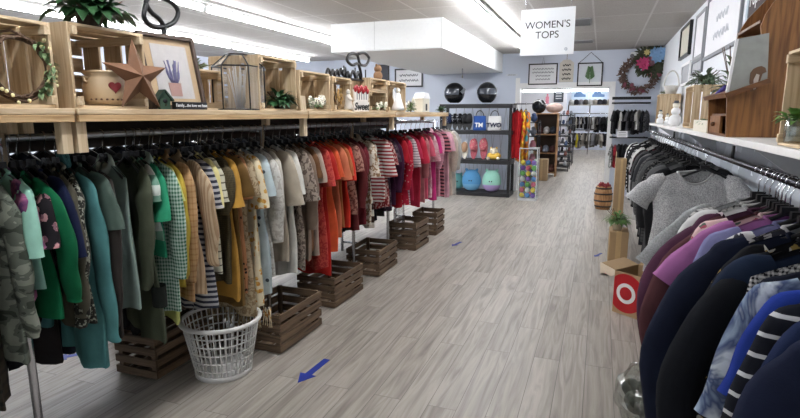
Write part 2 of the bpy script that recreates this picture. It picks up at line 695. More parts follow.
def garment(name, cat, label, group, loc, rz, mat, hem, hw=.2, sl='S', neck='crew', flare=.08, thick=.026, seed=0,
            trim=None, sleeve_mat=None, slen=None, lean=0.0, low=False, out=0, fxx=0.0):
    """a garment hanging from a rail at local z=0; hem is the local z of the lower edge"""
    R = random.Random(seed)
    ztop, drop = -.098, .085
    N, V = (36, 16) if not low else (16, 6)
    ph, ph2, kf = R.uniform(0, 6), R.uniform(0, 6), R.uniform(26, 40)
    amp = R.uniform(.008, .016) * (thick / .026)
    body = MB()
    vs, fs = [], []
    nd = {'crew': .055, 'v': .14, 'collar': .06, 'scoop': .1, 'high': .0}[neck]
    nw = .36 if neck != 'scoop' else .45

    def surf(u, s, v):
        # u in -1..1 across, s in -1..1 thickness sign, v 0 top..1 hem
        zt = ztop - drop * abs(u) ** 1.25
        if abs(u) < nw:
            dip = nd if s < 0 else nd * .22
            if neck == 'high':
                zt += .035 * (1 - (u / nw) ** 2)
            zt -= dip * (1 - (u / nw) ** 2)
        hm = hem + .012 * math.sin(5 * u + ph2) + lean * u
        z = zt + (hm - zt) * v
        W = hw * (1.0 + flare * v - .10 * math.exp(-((v - .4) / .22) ** 2) * (1 if flare < .3 else 0))
        if v < .12:
            W *= 1 - .02 * (1 - v / .12)
        T = thick * (.32 + .68 * min(1, v / .14)) * (1 + .25 * v)
        x = u * W
        fold = amp * min(1, v * 2.0) * (math.sin(kf * x + ph) + .5 * math.sin(kf * 1.9 * x + ph2 + 3 * v))
        return Vector((x + .006 * math.sin(7 * v + ph), s * T + fold, z))

    for j in range(V + 1):
        v = (j / V) ** 1.25
        for i in range(N):
            a = 2 * PI * i / N
            u, s = math.cos(a), math.sin(a)
            # pinch the ends so the side seam is thin
            vs.append(surf(u, s, v))
    for j in range(V):
        for i in range(N):
            i2 = (i + 1) % N
            fs.append((j * N + i, j * N + i2, (j + 1) * N + i2, (j + 1) * N + i))
    body.add(vs, fs, True)
    o = body.build(name, mat)
    place(o, loc, (0, 0, rz))
    tag(o, label, cat, group)
    smat = sleeve_mat or mat
    if sl != 'N':
        for sd in (-1, 1):
            q = MB()
            sw = R.uniform(-.01, .01)
            x0 = hw - .045
            if sl == 'S':
                L = slen or R.uniform(.17, .22)
                dx, dz = (.55, -.83) if out and sd < 0 else (.3, -.95) if out else (.16, -.98)
                p = [(hw - .06, -.162), (hw - .022, -.188), (hw + .004, -.226), (hw + .008 + L * dx * .55, -.2 + L * dz * .6), (hw + .004 + L * dx, -.2 + L * dz)]
                rx = [.03, .05, .062, .07, .076]
                ry = [.01, .02, .028, .032, .036]
            else:
                L = slen or R.uniform(.5, .57)
                fx = R.uniform(.02, .05) + (fxx if sd < 0 else 0)
                p = [(hw - .06, -.162), (hw - .022, -.19), (hw + .004, -.232), (hw + fx * .6, -.19 - L * .2), (hw + fx, -.19 - L * .45), (hw + fx * .9, -.19 - L * .7), (hw + fx * .6, -.19 - L * .93), (hw + fx * .55, -.19 - L)]
                rx = [.03, .05, .058, .06, .056, .05, .042, .038]
                ry = [.01, .02, .028, .031, .031, .029, .025, .022]
            if not low:      # smooth the sleeve line
                q4 = [(a[0], a[1], b, c_) for a, b, c_ in zip(p, rx, ry)]
                q4 = [q4[0]] + q4 + [q4[-1]]
                fine = []
                for i in range(1, len(q4) - 2):
                    for m in range(4):
                        tt = m / 4
                        fine.append(tuple(.5 * (2 * b + (c_ - a) * tt + (2 * a - 5 * b + 4 * c_ - d) * tt * tt + (3 * b - a - 3 * c_ + d) * tt ** 3) for a, b, c_, d in zip(q4[i - 1], q4[i], q4[i + 1], q4[i + 2])))
                fine.append(q4[-1])
                p = [(a, b) for a, b, _, _ in fine]
                rx = [a[2] * (1 + .05 * math.sin(i * 1.1 + ph)) for i, a in enumerate(fine)]
                ry = [a[3] * (1 + .12 * math.sin(i * .9 + ph2)) for i, a in enumerate(fine)]
            secs = []
            for k, (px, pz) in enumerate(p):
                a = p[max(0, k - 1)]
                b = p[min(len(p) - 1, k + 1)]
                tx, tz = b[0] - a[0], b[1] - a[1]
                ln = math.hypot(tx, tz)
                n = Vector((-tz / ln * sd, 0, tx / ln))
                wob = .006 * math.sin((9 if low else .8) * k + ph)
                secs.append((Vector((px * sd, sw * (k if low else k / 4) + wob * .5, pz)), n, rx[k], ry[k] * thick / .026))
            loft(q, secs, 12 if not low else 7)
            q.build('sleeve', smat, o)
    if trim and not low:
        b = MB()
        ring = []
        for i in range(20):
            a = 2 * PI * i / 20
            u, s = nw * math.cos(a), math.sin(a)
            e = surf(u, s, 0)
            ring.append((e.x, e.y * 1.2, e.z + .002))
        if neck == 'collar':
            vs = []
            for (x, y, z) in ring:
                vs += [(x, y, z), (x * .93, y * 1.0, z + .03), (x * 1.25, y * 1.9 + .0, z + .0), (x * 1.3, y * 2.1, z - .022)]
            n = len(ring)
            fs = []
            for i in range(n):
                j = (i + 1) % n
                if i == 14:
                    continue
                for k in range(3):
                    fs.append((i * 4 + k, j * 4 + k, j * 4 + k + 1, i * 4 + k + 1))
            b.add(vs, fs, True)
            b.build('collar', trim, o)
            pl = MB()
            vs, fs = [], []
            for j in range(12):
                v = .06 + .93 * j / 11
                for u in (-.07, .07):
                    e = surf(u, -1, v)
                    vs.append((e.x, e.y - .003, e.z))
            for j in range(11):
                fs.append((2 * j, 2 * j + 1, 2 * j + 3, 2 * j + 2))
            pl.add(vs, fs, True)
            pl.build('button_placket', trim, o)
        else:
            b.tube(ring, .0065, 6, True)
            b.build('neckband', trim, o)
    return o


def shade(c, k):
    return tuple(max(0, min(255, int(x * k))) for x in c)


LX, LZ = -2.07, 1.41      # left rail
# (shoulder px, hem px y, sleeve, neck, colour, pattern, c2, c3, scale, kind, label text, short name, extra)
S_ = dict
LEFT = [
    (-22, 430, 'L', 'collar', (70, 62, 50), 'plaid', (36, 34, 32), None, 1, 'shirt', 'dark brown plaid shirt', 'brown plaid shirt', {}),
    (4, 380, 'L', 'crew', (158, 164, 148), 'camo', (116, 122, 110), (80, 86, 76), 1, 'jacket', 'grey green camouflage long sleeved jacket', 'camouflage jacket', {}),
    (24, 310, 'S', 'crew', (112, 70, 118), 'tiedye', (196, 120, 160), (72, 52, 104), 1.4, 'blouse', 'purple and pink tie dyed top', 'purple tie dyed top', {}),
    (31, 300, 'S', 'crew', (168, 222, 200), 'solid', None, None, 1, 't-shirt', 'pale aqua mint t-shirt', 'aqua mint t-shirt', {}),
    (43, 318, 'L', 'v', (20, 112, 70), 'solid', None, None, 1, 'cardigan', 'emerald green cardigan', 'emerald cardigan', {'slen': .42}),
    (50, 312, 'S', 'crew', (40, 36, 40), 'floral', (214, 160, 160), (150, 110, 120), .8, 'dress', 'black dress with pink blossom print', 'pink blossom dress', {}),
    (61, 258, 'S', 'v', (26, 34, 66), 'hem', (226, 226, 222), (92, 0, 0), 1, 't-shirt', 'navy blue t-shirt with white lower edge', 'white-edged navy t-shirt', {'slen': .25}),
    (70, 335, 'L', 'v', (92, 88, 74), 'solid', None, None, 1, 'cardigan', 'greyish olive cardigan', 'greyish olive cardigan', {}),
    (79, 325, 'L', 'crew', (170, 172, 156), 'leopard', (54, 54, 48), None, 1, 'blouse', 'sage blouse with dark animal print', 'animal print blouse', {}),
    (88, 376, 'L', 'high', (88, 146, 146), 'solid', None, None, 1, 'sweater', 'long dusty teal sweater', 'teal sweater', {'slen': .66}),
    (104, 300, 'S', 'crew', (92, 110, 100), 'solid', None, None, 1, 'blouse', 'muted grey green blouse', 'grey green blouse', {}),
    (112, 346, 'L', 'v', (62, 56, 52), 'solid', None, None, 1, 'cardigan', 'charcoal brown long cardigan', 'charcoal cardigan', {'slen': .6}),
    (131, 318, 'N', 'collar', (168, 190, 180), 'solid', None, None, 1, 'blouse', 'sleeveless mint blouse with pale collar', 'sleeveless mint blouse', {'tc': (206, 222, 210)}),
    (150, 345, 'L', 'crew', (82, 88, 70), 'solid', None, None, 1, 'pullover', 'olive green pullover with dark cuffs', 'olive pullover', {'slen': .5, 'flare': .12}),
    (159, 240, 'S', 'crew', (126, 170, 148), 'bigblock', (220, 228, 218), None, 1.6, 't-shirt', 'sage and white colour block t-shirt', 'colour block t-shirt', {'slen': .1}),
    (166, 252, 'S', 'crew', (52, 158, 116), 'solid', None, None, 1, 't-shirt', 'bright jade green t-shirt', 'jade t-shirt', {'slen': .2}),
    (171, 312, 'L', 'collar', (206, 226, 212), 'gingham', (62, 116, 88), None, 1, 'shirt', 'green and white gingham shirt', 'gingham shirt', {}),
    (175, 325, 'S', 'crew', (214, 220, 132), 'solid', None, None, 1, 'dress', 'long lime yellow dress', 'lime yellow dress', {'slen': .12}),
    (182, 290, 'L', 'v', (210, 182, 74), 'solid', None, None, 1, 'cardigan', 'mustard yellow cardigan', 'mustard cardigan', {}),
    (191, 305, 'L', 'collar', (206, 166, 120), 'plaid', (176, 132, 88), None, 1.6, 'shirt', 'tan checked shirt', 'tan checked shirt', {'slen': .55}),
    (201, 300, 'L', 'collar', (222, 198, 164), 'vstripe', (190, 160, 126), None, 1, 'blouse', 'beige blouse with fine vertical stripes', 'beige striped blouse', {'slen': .5}),
    (209, 318, 'S', 'crew', (198, 196, 196), 'hstripe', (60, 62, 76), None, 1.6, 'dress', 'navy and white narrow striped dress', 'navy striped dress', {}),
    (217, 262, 'S', 'crew', (240, 228, 160), 'solid', None, None, 1, 't-shirt', 'pale butter yellow t-shirt', 'butter yellow t-shirt', {'slen': .2}),
    (222, 270, 'S', 'crew', (232, 228, 204), 'thin', (128, 122, 104), None, 1, 't-shirt', 'cream t-shirt with thin grey stripes', 'thin-striped cream t-shirt', {}),
    (230, 290, 'L', 'collar', (92, 82, 58), 'tweed', (74, 66, 48), None, 1, 'blazer', 'dark olive tweed blazer', 'olive tweed blazer', {'slen': .25}),
    (236, 300, 'S', 'crew', (196, 148, 66), 'solid', None, None, 1, 'dress', 'ochre gold dress', 'ochre dress', {}),
    (241, 310, 'S', 'v', (116, 88, 46), 'solid', None, None, 1, 'dress', 'bronze brown dress', 'bronze dress', {}),
    (246, 292, 'S', 'crew', (184, 128, 88), 'dots', (40, 26, 22), None, 1.5, 'blouse', 'rust blouse dotted with black trim', 'rust dotted blouse', {}),
    (251, 315, 'S', 'v', (188, 170, 138), 'print', (150, 128, 96), None, 1, 'dress', 'sand coloured fringed tunic', 'sand tunic', {'fringe': 1}),
    (258, 312, 'S', 'v', (236, 222, 188), 'floral', (204, 140, 62), (226, 178, 92), 1, 'kimono', 'cream kimono with orange floral print and fringe', 'orange floral kimono', {'fringe': 1, 'slen': .26, 'flare': .25}),
    (267, 300, 'S', 'crew', (196, 212, 216), 'dots', (70, 80, 88), None, 1, 'dress', 'pale blue dress with dark star spots', 'star spotted dress', {}),
    (273, 275, 'L', 'v', (222, 220, 212), 'print', (196, 192, 182), None, 1, 'cardigan', 'off white lacy cardigan', 'lacy cardigan', {}),
    (280, 246, 'L', 'crew', (214, 208, 196), 'heather', (196, 190, 178), None, 1, 'sweater', 'oatmeal knitted sweater', 'oatmeal sweater', {'slen': .42}),
    (289, 266, 'S', 'v', (198, 186, 166), 'solid', None, None, 1, 'blouse', 'stone beige draped blouse', 'stone blouse', {'slen': .3}),
    (297, 278, 'S', 'crew', (236, 234, 224), 'solid', None, None, 1, 'dress', 'white linen dress', 'white linen dress', {'slen': .24, 'flare': .2}),
    (304, 270, 'S', 'v', (176, 160, 146), 'print', (110, 96, 86), None, 1, 'tunic', 'taupe printed tunic', 'taupe tunic', {'slen': .3, 'flare': .2}),
    (310, 262, 'L', 'v', (148, 128, 112), 'solid', None, None, 1, 'cardigan', 'mushroom brown cardigan', 'mushroom cardigan', {}),
    (316, 248, 'S', 'crew', (122, 84, 54), 'solid', None, None, 1, 't-shirt', 'chocolate brown t-shirt', 'chocolate t-shirt', {'slen': .16}),
    (321, 255, 'S', 'crew', (196, 174, 158), 'solid', None, None, 1, 't-shirt', 'blush taupe t-shirt', 'blush taupe t-shirt', {'slen': .2}),
    (327, 272, 'S', 'crew', (206, 84, 72), 'print', (178, 56, 54), None, 1, 'dress', 'coral red printed dress', 'coral dress', {'slen': .24}),
    (332, 276, 'S', 'v', (196, 44, 38), 'solid', None, None, 1, 'dress', 'long scarlet dress', 'scarlet dress', {'slen': .2}),
    (337, 250, 'S', 'crew', (226, 96, 54), 'solid', None, None, 1, 't-shirt', 'bright orange t-shirt', 'orange t-shirt', {}),
    (342, 236, 'S', 'crew', (214, 122, 88), 'solid', None, None, 1, 'blouse', 'apricot blouse', 'apricot blouse', {'slen': .22}),
    (346, 225, 'S', 'crew', (176, 104, 62), 'solid', None, None, 1, 't-shirt', 'caramel brown t-shirt', 'caramel t-shirt', {}),
    (351, 230, 'S', 'crew', (220, 58, 42), 'solid', None, None, 1, 't-shirt', 'vermilion red t-shirt', 'vermilion t-shirt', {'slen': .24}),
    (356, 212, 'S', 'v', (178, 132, 116), 'print', (120, 70, 62), None, 1, 'blouse', 'tan and rust printed blouse', 'rust printed blouse', {}),
    (361, 228, 'L', 'v', (112, 46, 48), 'solid', None, None, 1, 'cardigan', 'maroon cardigan', 'maroon cardigan', {'slen': .5}),
    (367, 225, 'L', 'crew', (130, 44, 54), 'heather', (104, 34, 44), None, 1, 'sweater', 'burgundy sweater', 'burgundy sweater', {'slen': .35}),
    (373, 222, 'S', 'collar', (226, 214, 196), 'print', (150, 118, 88), None, .7, 'blouse', 'cream blouse with brown leaf print', 'brown leaf print blouse', {'slen': .26}),
    (378, 226, 'S', 'crew', (70, 48, 42), 'bigblock', (228, 220, 208), None, 1.2, 'dress', 'brown and cream broad striped dress', 'broad striped dress', {}),
    (386, 200, 'S', 'crew', (232, 222, 216), 'hstripe', (172, 62, 66), None, 1.4, 't-shirt', 'white t-shirt with red stripes', 'red striped t-shirt', {'slen': .3}),
    (388, 208, 'S', 'v', (150, 54, 58), 'print', (214, 176, 170), None, 1, 'tunic', 'red and blush mosaic print tunic', 'mosaic tunic', {}),
    (394, 212, 'S', 'crew', (64, 48, 62), 'floral', (120, 96, 110), (90, 70, 84), 1, 'blouse', 'dark plum blouse with dusky flowers', 'dark plum blouse', {}),
    (399, 206, 'L', 'v', (76, 36, 66), 'solid', None, None, 1, 'cardigan', 'aubergine purple cardigan', 'aubergine cardigan', {'slen': .5}),
    (404, 208, 'S', 'crew', (178, 30, 44), 'solid', None, None, 1, 'dress', 'cherry red dress', 'cherry dress', {}),
    (409, 206, 'L', 'v', (196, 36, 62), 'dots', (220, 170, 160), None, 1.5, 'cardigan', 'raspberry cardigan with pale beads', 'raspberry cardigan', {'slen': .5}),
    (412, 204, 'S', 'crew', (214, 196, 200), 'thin', (60, 40, 56), None, 1.4, 't-shirt', 'grey t-shirt with dark bars', 'dark-barred t-shirt', {'slen': .28}),
    (417, 200, 'S', 'crew', (206, 52, 86), 'solid', None, None, 1, 't-shirt', 'hot pink t-shirt', 'hot pink t-shirt', {}),
    (421, 204, 'S', 'v', (196, 48, 72), 'solid', None, None, 1, 'dress', 'crimson rose dress', 'crimson rose dress', {'slen': .26}),
    (426, 203, 'L', 'crew', (190, 120, 122), 'solid', None, None, 1, 'sweater', 'dusty rose sweater', 'dusty rose sweater', {'slen': .45}),
    (430, 200, 'S', 'crew', (222, 98, 122), 'solid', None, None, 1, 't-shirt', 'watermelon pink t-shirt', 'watermelon t-shirt', {}),
    (434, 200, 'S', 'v', (232, 196, 200), 'tiedye', (220, 150, 164), (240, 222, 222), 1.2, 'blouse', 'pale pink cloudy blouse', 'cloudy pink blouse', {'slen': .28}),
    (438, 198, 'S', 'crew', (206, 56, 128), 'solid', None, None, 1, 't-shirt', 'magenta t-shirt', 'magenta t-shirt', {}),
    (442, 196, 'L', 'collar', (234, 186, 198), 'gingham', (210, 130, 154), None, .9, 'shirt', 'rose checked shirt', 'rose checked shirt', {'slen': .4}),
    (446, 197, 'S', 'crew', (196, 120, 132), 'hstripe', (70, 50, 58), None, 1, 'dress', 'pink and black striped dress', 'pink black striped dress', {}),
    (450, 195, 'S', 'v', (226, 172, 186), 'solid', None, None, 1, 'blouse', 'soft shell pink blouse', 'shell pink blouse', {}),
    (454, 195, 'L', 'v', (214, 200, 186), 'heather', (196, 180, 164), None, 1, 'cardigan', 'cream knitted cardigan', 'cream cardigan', {'slen': .5}),
    (458, 196, 'L', 'v', (200, 198, 192), 'solid', None, None, 1, 'cardigan', 'light grey cardigan at the far end', 'light grey cardigan', {'slen': .5}),
]
NM = {'t-shirt': 'tee_shirt'}
prev = None
for k, (px, hy, sl, neck, c, pat, c2, c3, sc, kind, lab, short, ex) in enumerate(LEFT):
    R = random.Random(100 + k)
    Y = P(px, 180, 0, -1.86)[1]
    hz = P(px, hy, 0, -1.87)[2]
    mat = FAB(c, pat, c2 or (255, 255, 255), c3 or (20, 20, 20), sc)
    label = lab + ' hanging on the left rack'
    if prev:
        label += ' just beyond the ' + prev
    if len(label.split()) > 16:
        label = lab + ' on the left rack beyond the ' + prev
    if len(label.split()) > 16:
        label = lab + ' on the left rack'
    rz = R.uniform(-.40, -.14)
    Y -= math.sin(rz) * .2
    far = Y > 3.3
    g = garment(NM.get(kind, kind), kind, label, 'garments on the left rack', (LX + R.uniform(-.015, .015), Y, LZ), rz, mat, hz - LZ,
                hw=R.uniform(.172, .192), sl=sl, neck=neck, flare=ex.get('flare', .1), thick=.024 if Y < 2.2 else .034,
                seed=k, trim=FAB(ex.get('tc', shade(c, .9)), 'solid'), slen=ex.get('slen'), lean=R.uniform(-.03, .03))
    if ex.get('fringe'):
        b = MB()
        for i in range(46):
            u = -.21 + .42 * i / 45
            x = u * (1 + ex.get('flare', .1))
            y0 = R.uniform(-.03, .03)
            zz = hz - LZ
            b.tube([(x, y0, zz + .015), (x + R.uniform(-.006, .006), y0, zz - .05), (x + R.uniform(-.015, .015), y0 + R.uniform(-.01, .01), zz - R.uniform(.09, .12))], .0024, 4)
        b.build('fringe', mat, g)
    if short == 'olive pullover':
        for sd in (-1, 1):
            q = MB()
            loft(q, [(Vector((sd * .222, 0, -.19 - .49 - d)), Vector((sd, 0, 0)), .044, .03) for d in (0, .05, .1)], 12)
            q.build('cuff', FAB((30, 34, 30)), [c for c in g.children if c.name.startswith('sleeve')][0 if sd < 0 else 1])
    put_hanger((LX, Y, LZ), rz, 'black plastic hanger holding the ' + short + ' on the left rack', 'black hangers on the left rack')
    prev = short

# rear rail of the left rack: dark garments added to block light, mostly hidden
BX = -2.62
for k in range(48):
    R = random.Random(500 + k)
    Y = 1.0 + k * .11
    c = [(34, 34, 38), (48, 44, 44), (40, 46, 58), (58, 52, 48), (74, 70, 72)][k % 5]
    garment('shirt', 'shirt', 'dark garment added on the rear rail to block light behind the left rack', 'light-blocking garments on the rear rail', (BX, Y, LZ + .02), R.uniform(-.2, .2), FAB(c), -1.12 + R.uniform(-.06, .06),
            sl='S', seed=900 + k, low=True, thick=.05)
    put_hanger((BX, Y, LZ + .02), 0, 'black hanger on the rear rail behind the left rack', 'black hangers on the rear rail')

# ------------------------------------------------------------------ left rack frame and shelf
t = thing('clothes_rack', 'long left garment rack of chrome rails and posts under the pine shelf', 'clothes rack', (LX, 0, 0))
MB().tube([(0, .7, LZ), (0, 6.85, LZ)], RAILR, 10).build('rail', STEEL, t)
MB().tube([(BX - LX, .7, LZ + .02), (BX - LX, 6.85, LZ + .02)], RAILR, 10).build('rail', STEEL, t)
for y in (1.33, 2.95, 4.3, 5.15, 6.8):
    MB().tube([(0, y, 0), (0, y, LZ + .02)], .016, 10).build('post', CHROME, t)
    MB().tube([(BX - LX, y, 0), (BX - LX, y, LZ + .02)], .016, 10).build('post', CHROME, t)
    MB().tube([(0, y, LZ - .02), (BX - LX, y, LZ)], .012, 8).build('cross_tube', CHROME, t)
    MB().tube([(.0, y, .1), (BX - LX, y, .1)], .012, 8).build('cross_tube', CHROME, t)
SZ = 1.52          # shelf top
SF, SB = -1.75, -2.45
t = thing('wall_shelf', 'long pine shelf above the left garment rack carrying crates and decorations', 'shelf', (0, 0, 0))
segs = [(.3, 1.385), (1.395, 3.0), (3.01, 4.55), (4.56, 6.35)]
for (a, b) in segs:
    MB().span((SB, a, SZ - .022), (SF, b, SZ)).build('board', PINE, t, .003)
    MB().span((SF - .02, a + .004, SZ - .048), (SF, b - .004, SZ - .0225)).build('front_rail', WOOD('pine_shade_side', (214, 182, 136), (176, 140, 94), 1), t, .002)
    MB().span((SB, a + .004, SZ - .19), (SB + .02, b - .004, SZ - .0225)).build('light_block_board', M('shade_dark_board', (52, 44, 38), .7, 0, .3, 20), t)  # deepened to block the bright gap, coloured dark like the shade there
for y in (1.36, 1.42, 3.0, 4.55, 6.3):
    MB().span((SF - .055, y - .02, SZ - .16), (SF - .02, y + .02, SZ - .023)).build('bracket_block', PINEV, t, .002)
    MB().span((LX - .02, y - .02, LZ + .016), (LX + .02, y + .02, SZ - .023)).build('bracket_block', PINEV, t)
    MB().span((BX - .02 + .15, y - .02, LZ + .036), (BX + .02 + .15, y + .02, SZ - .023)).build('bracket_block', PINEV, t)


# ------------------------------------------------------------------ crates
def crate(label, loc, size, mats, rot=(0, 0, 0), group=None, ns=3, nb=4, ne=3, gap=.28, th=.011, cat='crate', name='wooden_crate', solid_ends=False, swap=0):
    """slatted crate, opening on local +z; size (x, y, z); origin at the centre of its bottom"""
    lx, ly, lz = size
    my, mx, mz = mats           # grain along y, x, z
    t = thing(name, label, cat, loc, rot, group)
    for sd in (-1, 1):          # end panels at +-y, slats along x
        b = MB()
        h = lz / ne
        for k in range(ne):
            b.box((0, sd * (ly / 2 - th / 2), h * (k + .5)), (lx, th, h * (1 - (0.04 if solid_ends else gap))))
        b.build('end_panel', mx, t, .0015)
        for s2 in (-1, 1):
            MB().box((s2 * (lx / 2 - th - .016), sd * (ly / 2 - th - .01), lz / 2), (.03, .02, lz - .004)).build('corner_post', mz, t, .0015)
    for sd in (-1, 1):          # side panels at +-x, slats along y
        b = MB()
        h = lz / ns
        for k in range(ns):
            b.box((sd * (lx / 2 - th / 2), 0, h * (k + .5)), (th, ly - 2 * th - .001, h * (1 - gap)))
        b.build('side_panel', my, t, .0015)
    b = MB()
    w = (lx - 2 * th) / nb
    for k in range(nb):
        b.box((-lx / 2 + th + w * (k + .5), 0, th / 2 + .001), (w * (1 - gap * .7), ly - 2 * th - .002, th))
    b.build('base_slats', my, t, .0015)
    return t


PM = (PINE, PINEX, PINEV)
SIDE = (0, PI / 2, 0)


def shelf_crate(label, y0, y1, h, depth=.36, x=SF - .01, z=SZ, ns=3, **kw):
    """crate lying on its side: opening faces the aisle (+x)"""
    return crate(label, (x - depth, (y0 + y1) / 2, z + h / 2), (h, y1 - y0, depth), PM, SIDE, 'pine crates on the left shelf', ns=ns, nb=4, ne=3, gap=.24, **kw)


def yat(px, X=SF, py=90):
    return P(px, py, 0, X)[1]


shelf_crate('pine crate leftmost on the shelf, framing a vine wreath', yat(62) - .42, yat(62), .285)
shelf_crate('pine crate on the left shelf holding the heart crock and rusty star', yat(78), yat(152), .30)
shelf_crate('pine crate behind the wire cloche on the left shelf', yat(190, -1.95), yat(226, -1.95), .21, .3, -1.95)
shelf_crate('tall pine crate right of the wire cloche on the left shelf', yat(263), yat(300), .30)
shelf_crate('pine crate with white flowers inside on the left shelf', yat(303), yat(333), .25)
shelf_crate('pine crate under the large black script sign', yat(336), yat(354), .24)
shelf_crate('low pine crate under the tall brown ornament', yat(372), yat(389), .17)
shelf_crate('small pine crate stacked on the low crate', yat(373), yat(389), .10, .3, z=SZ + .171)
shelf_crate('pine crate at the far end of the left shelf with a white angel', yat(390), yat(408), .27)


# ------------------------------------------------------------------ plants and flowers helpers
def foliage(mb, c, r, n, L, w, R, up=.5, droop=.35):
    c = Vector(c)
    for _ in range(n):
        a = R.uniform(0, 2 * PI)
        e = R.uniform(-.2, 1.2)
        d = Vector((math.cos(a) * math.cos(e), math.sin(a) * math.cos(e), math.sin(e) * up + .1))
        b = c + Vector((d.x * r[0], d.y * r[1], abs(d.z) * r[2])) * R.uniform(.1, .8)
        mb.leaf(b, d, L * R.uniform(.7, 1.25), w * R.uniform(.7, 1.2), droop=droop * R.uniform(.3, 1.3))
    return mb


def stems(mb, c, r, n, h, R):
    c = Vector(c)
    for _ in range(n):
        a = R.uniform(0, 2 * PI)
        mb.tube([c, c + Vector((math.cos(a) * r[0] * .4, math.sin(a) * r[1] * .4, h * .5)), c + Vector((math.cos(a) * r[0], math.sin(a) * r[1], h))], .0025, 5)
    return mb


def plant(name, label, loc, r, n, L, w, mat, seed, pot=None, droop=.35, up=.6, flowers=None, group=None, cat='plant'):
    R = random.Random(seed)
    t = thing(name, label, cat, loc, group=group)
    z0 = 0
    if pot:
        pr, ph, pm = pot
        MB().shell([(pr * .75, 0), (pr * .95, ph), (pr, ph), (pr, ph * .97), (pr * .86, ph * .9)], seg=18).build('pot', pm, t)
        z0 = ph * .9
    st = stems(MB(), (0, 0, z0), r, 10, r[2] * .8, R)
    st.build('stems', BROWNV, t)
    foliage(MB(), (0, 0, z0 + .01), r, n, L, w, R, up, droop).build('foliage', mat, t)
    if flowers:
        fm, fn, fr_ = flowers
        for _ in range(fn):
            a = R.uniform(0, 2 * PI)
            p = Vector((math.cos(a) * r[0] * R.uniform(.3, 1), math.sin(a) * r[1] * R.uniform(.3, 1), z0 + r[2] * R.uniform(.3, .95)))
            b = MB()
            for q in range(6):
                an = q * PI / 3
                b.ball(p + Vector((.2 * fr_, math.cos(an) * fr_ * .6, math.sin(an) * fr_ * .6)), (fr_ * .35, fr_ * .5, fr_ * .5), 7, 5)
            b.ball(p + Vector((.4 * fr_, 0, 0)), fr_ * .3, 6, 4)
            b.build('flower', fm, t)
    return t


# ------------------------------------------------------------------ left shelf decorations
def torus_pts(c, r, n, ax=(0, 1, 0), az=(0, 0, 1), wob=0, R=rnd):
    c, ax, az = Vector(c), Vector(ax), Vector(az)
    return [c + ax * ((r + R.uniform(-wob, wob)) * math.cos(2 * PI * k / n)) + az * ((r + R.uniform(-wob, wob)) * math.sin(2 * PI * k / n)) for k in range(n)]


# vine wreath in the first crate
yw = yat(22, -1.8)
t = thing('wreath', 'brown vine wreath with small pale blossoms in the leftmost crate', 'wreath', (-1.80, yw, SZ + .016))
b = MB()
R = random.Random(3)
for k in range(7):
    b.tube([p + Vector((R.uniform(-.012, .012), 0, 0)) for p in torus_pts((0, 0, .115), .1 + R.uniform(-.012, .008), 22, wob=.008, R=R)], .0045, 5, True)
b.build('vine_ring', BROWNV, t)
b = MB()
for k in range(70):
    a = R.uniform(-1.1, 1.0)
    p = Vector((.012, math.cos(a) * .1, .115 + math.sin(a) * .1))
    b.leaf(p, (R.uniform(0, 1), R.uniform(-1, 1), R.uniform(-1, 1)), .03, .014)
b.build('leaves', SAGE, t)
for k in range(16):
    a = R.uniform(-1.3, 1.0) if k < 11 else R.uniform(3.6, 4.6)
    MB().ball((.022, math.cos(a) * .1 + R.uniform(-.02, .02), .115 + math.sin(a) * .1 + R.uniform(-.02, .02)), (.005, .0065, .0065), 8, 6).build('blossom', M('blossom_yellow', (222, 212, 160), .7), t)

# crock with heart
yc = yat(107, -1.85)
t = thing('crock', 'beige stoneware crock with a dark red heart beside the rusty star', 'crock', (-1.86, yc, SZ + .016))
CROCK = M('stoneware', (196, 172, 138), .45, 0, .1, 18)
MB().shell([(.06, 0), (.076, .015), (.08, .06), (.074, .1), (.066, .112), (.078, .122), (.078, .13), (.068, .13), (.062, .115), (.066, .05), (.05, .015)], seg=28).build('body', CROCK, t)
hp = []
for k in range(28):
    a = 2 * PI * k / 28
    hp.append((16 * math.sin(a) ** 3 / 16 * .024, (13 * math.cos(a) - 5 * math.cos(2 * a) - 2 * math.cos(3 * a) - math.cos(4 * a)) / 16 * .024))
dirc = Vector((.80, -.60, 0)).normalized()
MB().prism(hp, Vector((0, 0, .068)) + Vector((.95, -.25, 0)).normalized() * .079, (.25, .95, 0), (0, 0, 1), .006).build('heart', M('heart_red', (122, 30, 34), .5), t)
b = MB()
for k in range(12):
    a = -1.4 + k * .25
    b.ball((math.cos(a) * .076, math.sin(a) * .076, .02), (.004, .006, .004), 6, 4)
b.build('painted_dots', M('dot_brown', (92, 58, 42), .6), t)
for sd in (-1, 1):
    MB().tube([(0, sd * .07, .1), (.0, sd * .092, .105), (0, sd * .09, .09), (0, sd * .074, .085)], .006, 6).build('handle', CROCK, t)

# rusty barn star
ys = yat(134, -1.775)
t = MB()
RST = M('rusty_metal', (112, 76, 50), .6, .3, .3, 20, .1)
front, pts = Vector((.035, 0, 0)), []
for k in range(10):
    a = PI / 2 + k * PI / 5
    r = .15 if k % 2 == 0 else .06
    pts.append(Vector((0, math.cos(a) * r, math.sin(a) * r)))
vs = pts + [front, -front * .3]
fs = [(k, (k + 1) % 10, 10) for k in range(10)] + [((k + 1) % 10, k, 11) for k in range(10)]
t.add(vs, fs)
o = t.build('barn_star', RST)
place(o, (-1.752, ys, SZ + .126), (0, -.1, -.12))
tag(o, 'rusty brown five pointed metal star leaning at the crate front', 'star ornament')

plant('potted_plant', 'leafy green plant sitting on top of the star crate', (-1.85, yat(106, -1.8), SZ + .302), (.11, .13, .1), 85, .085, .06, DGREEN, 11, pot=(.05, .04, M('pot_dark', (70, 58, 48), .7)), droop=.5)

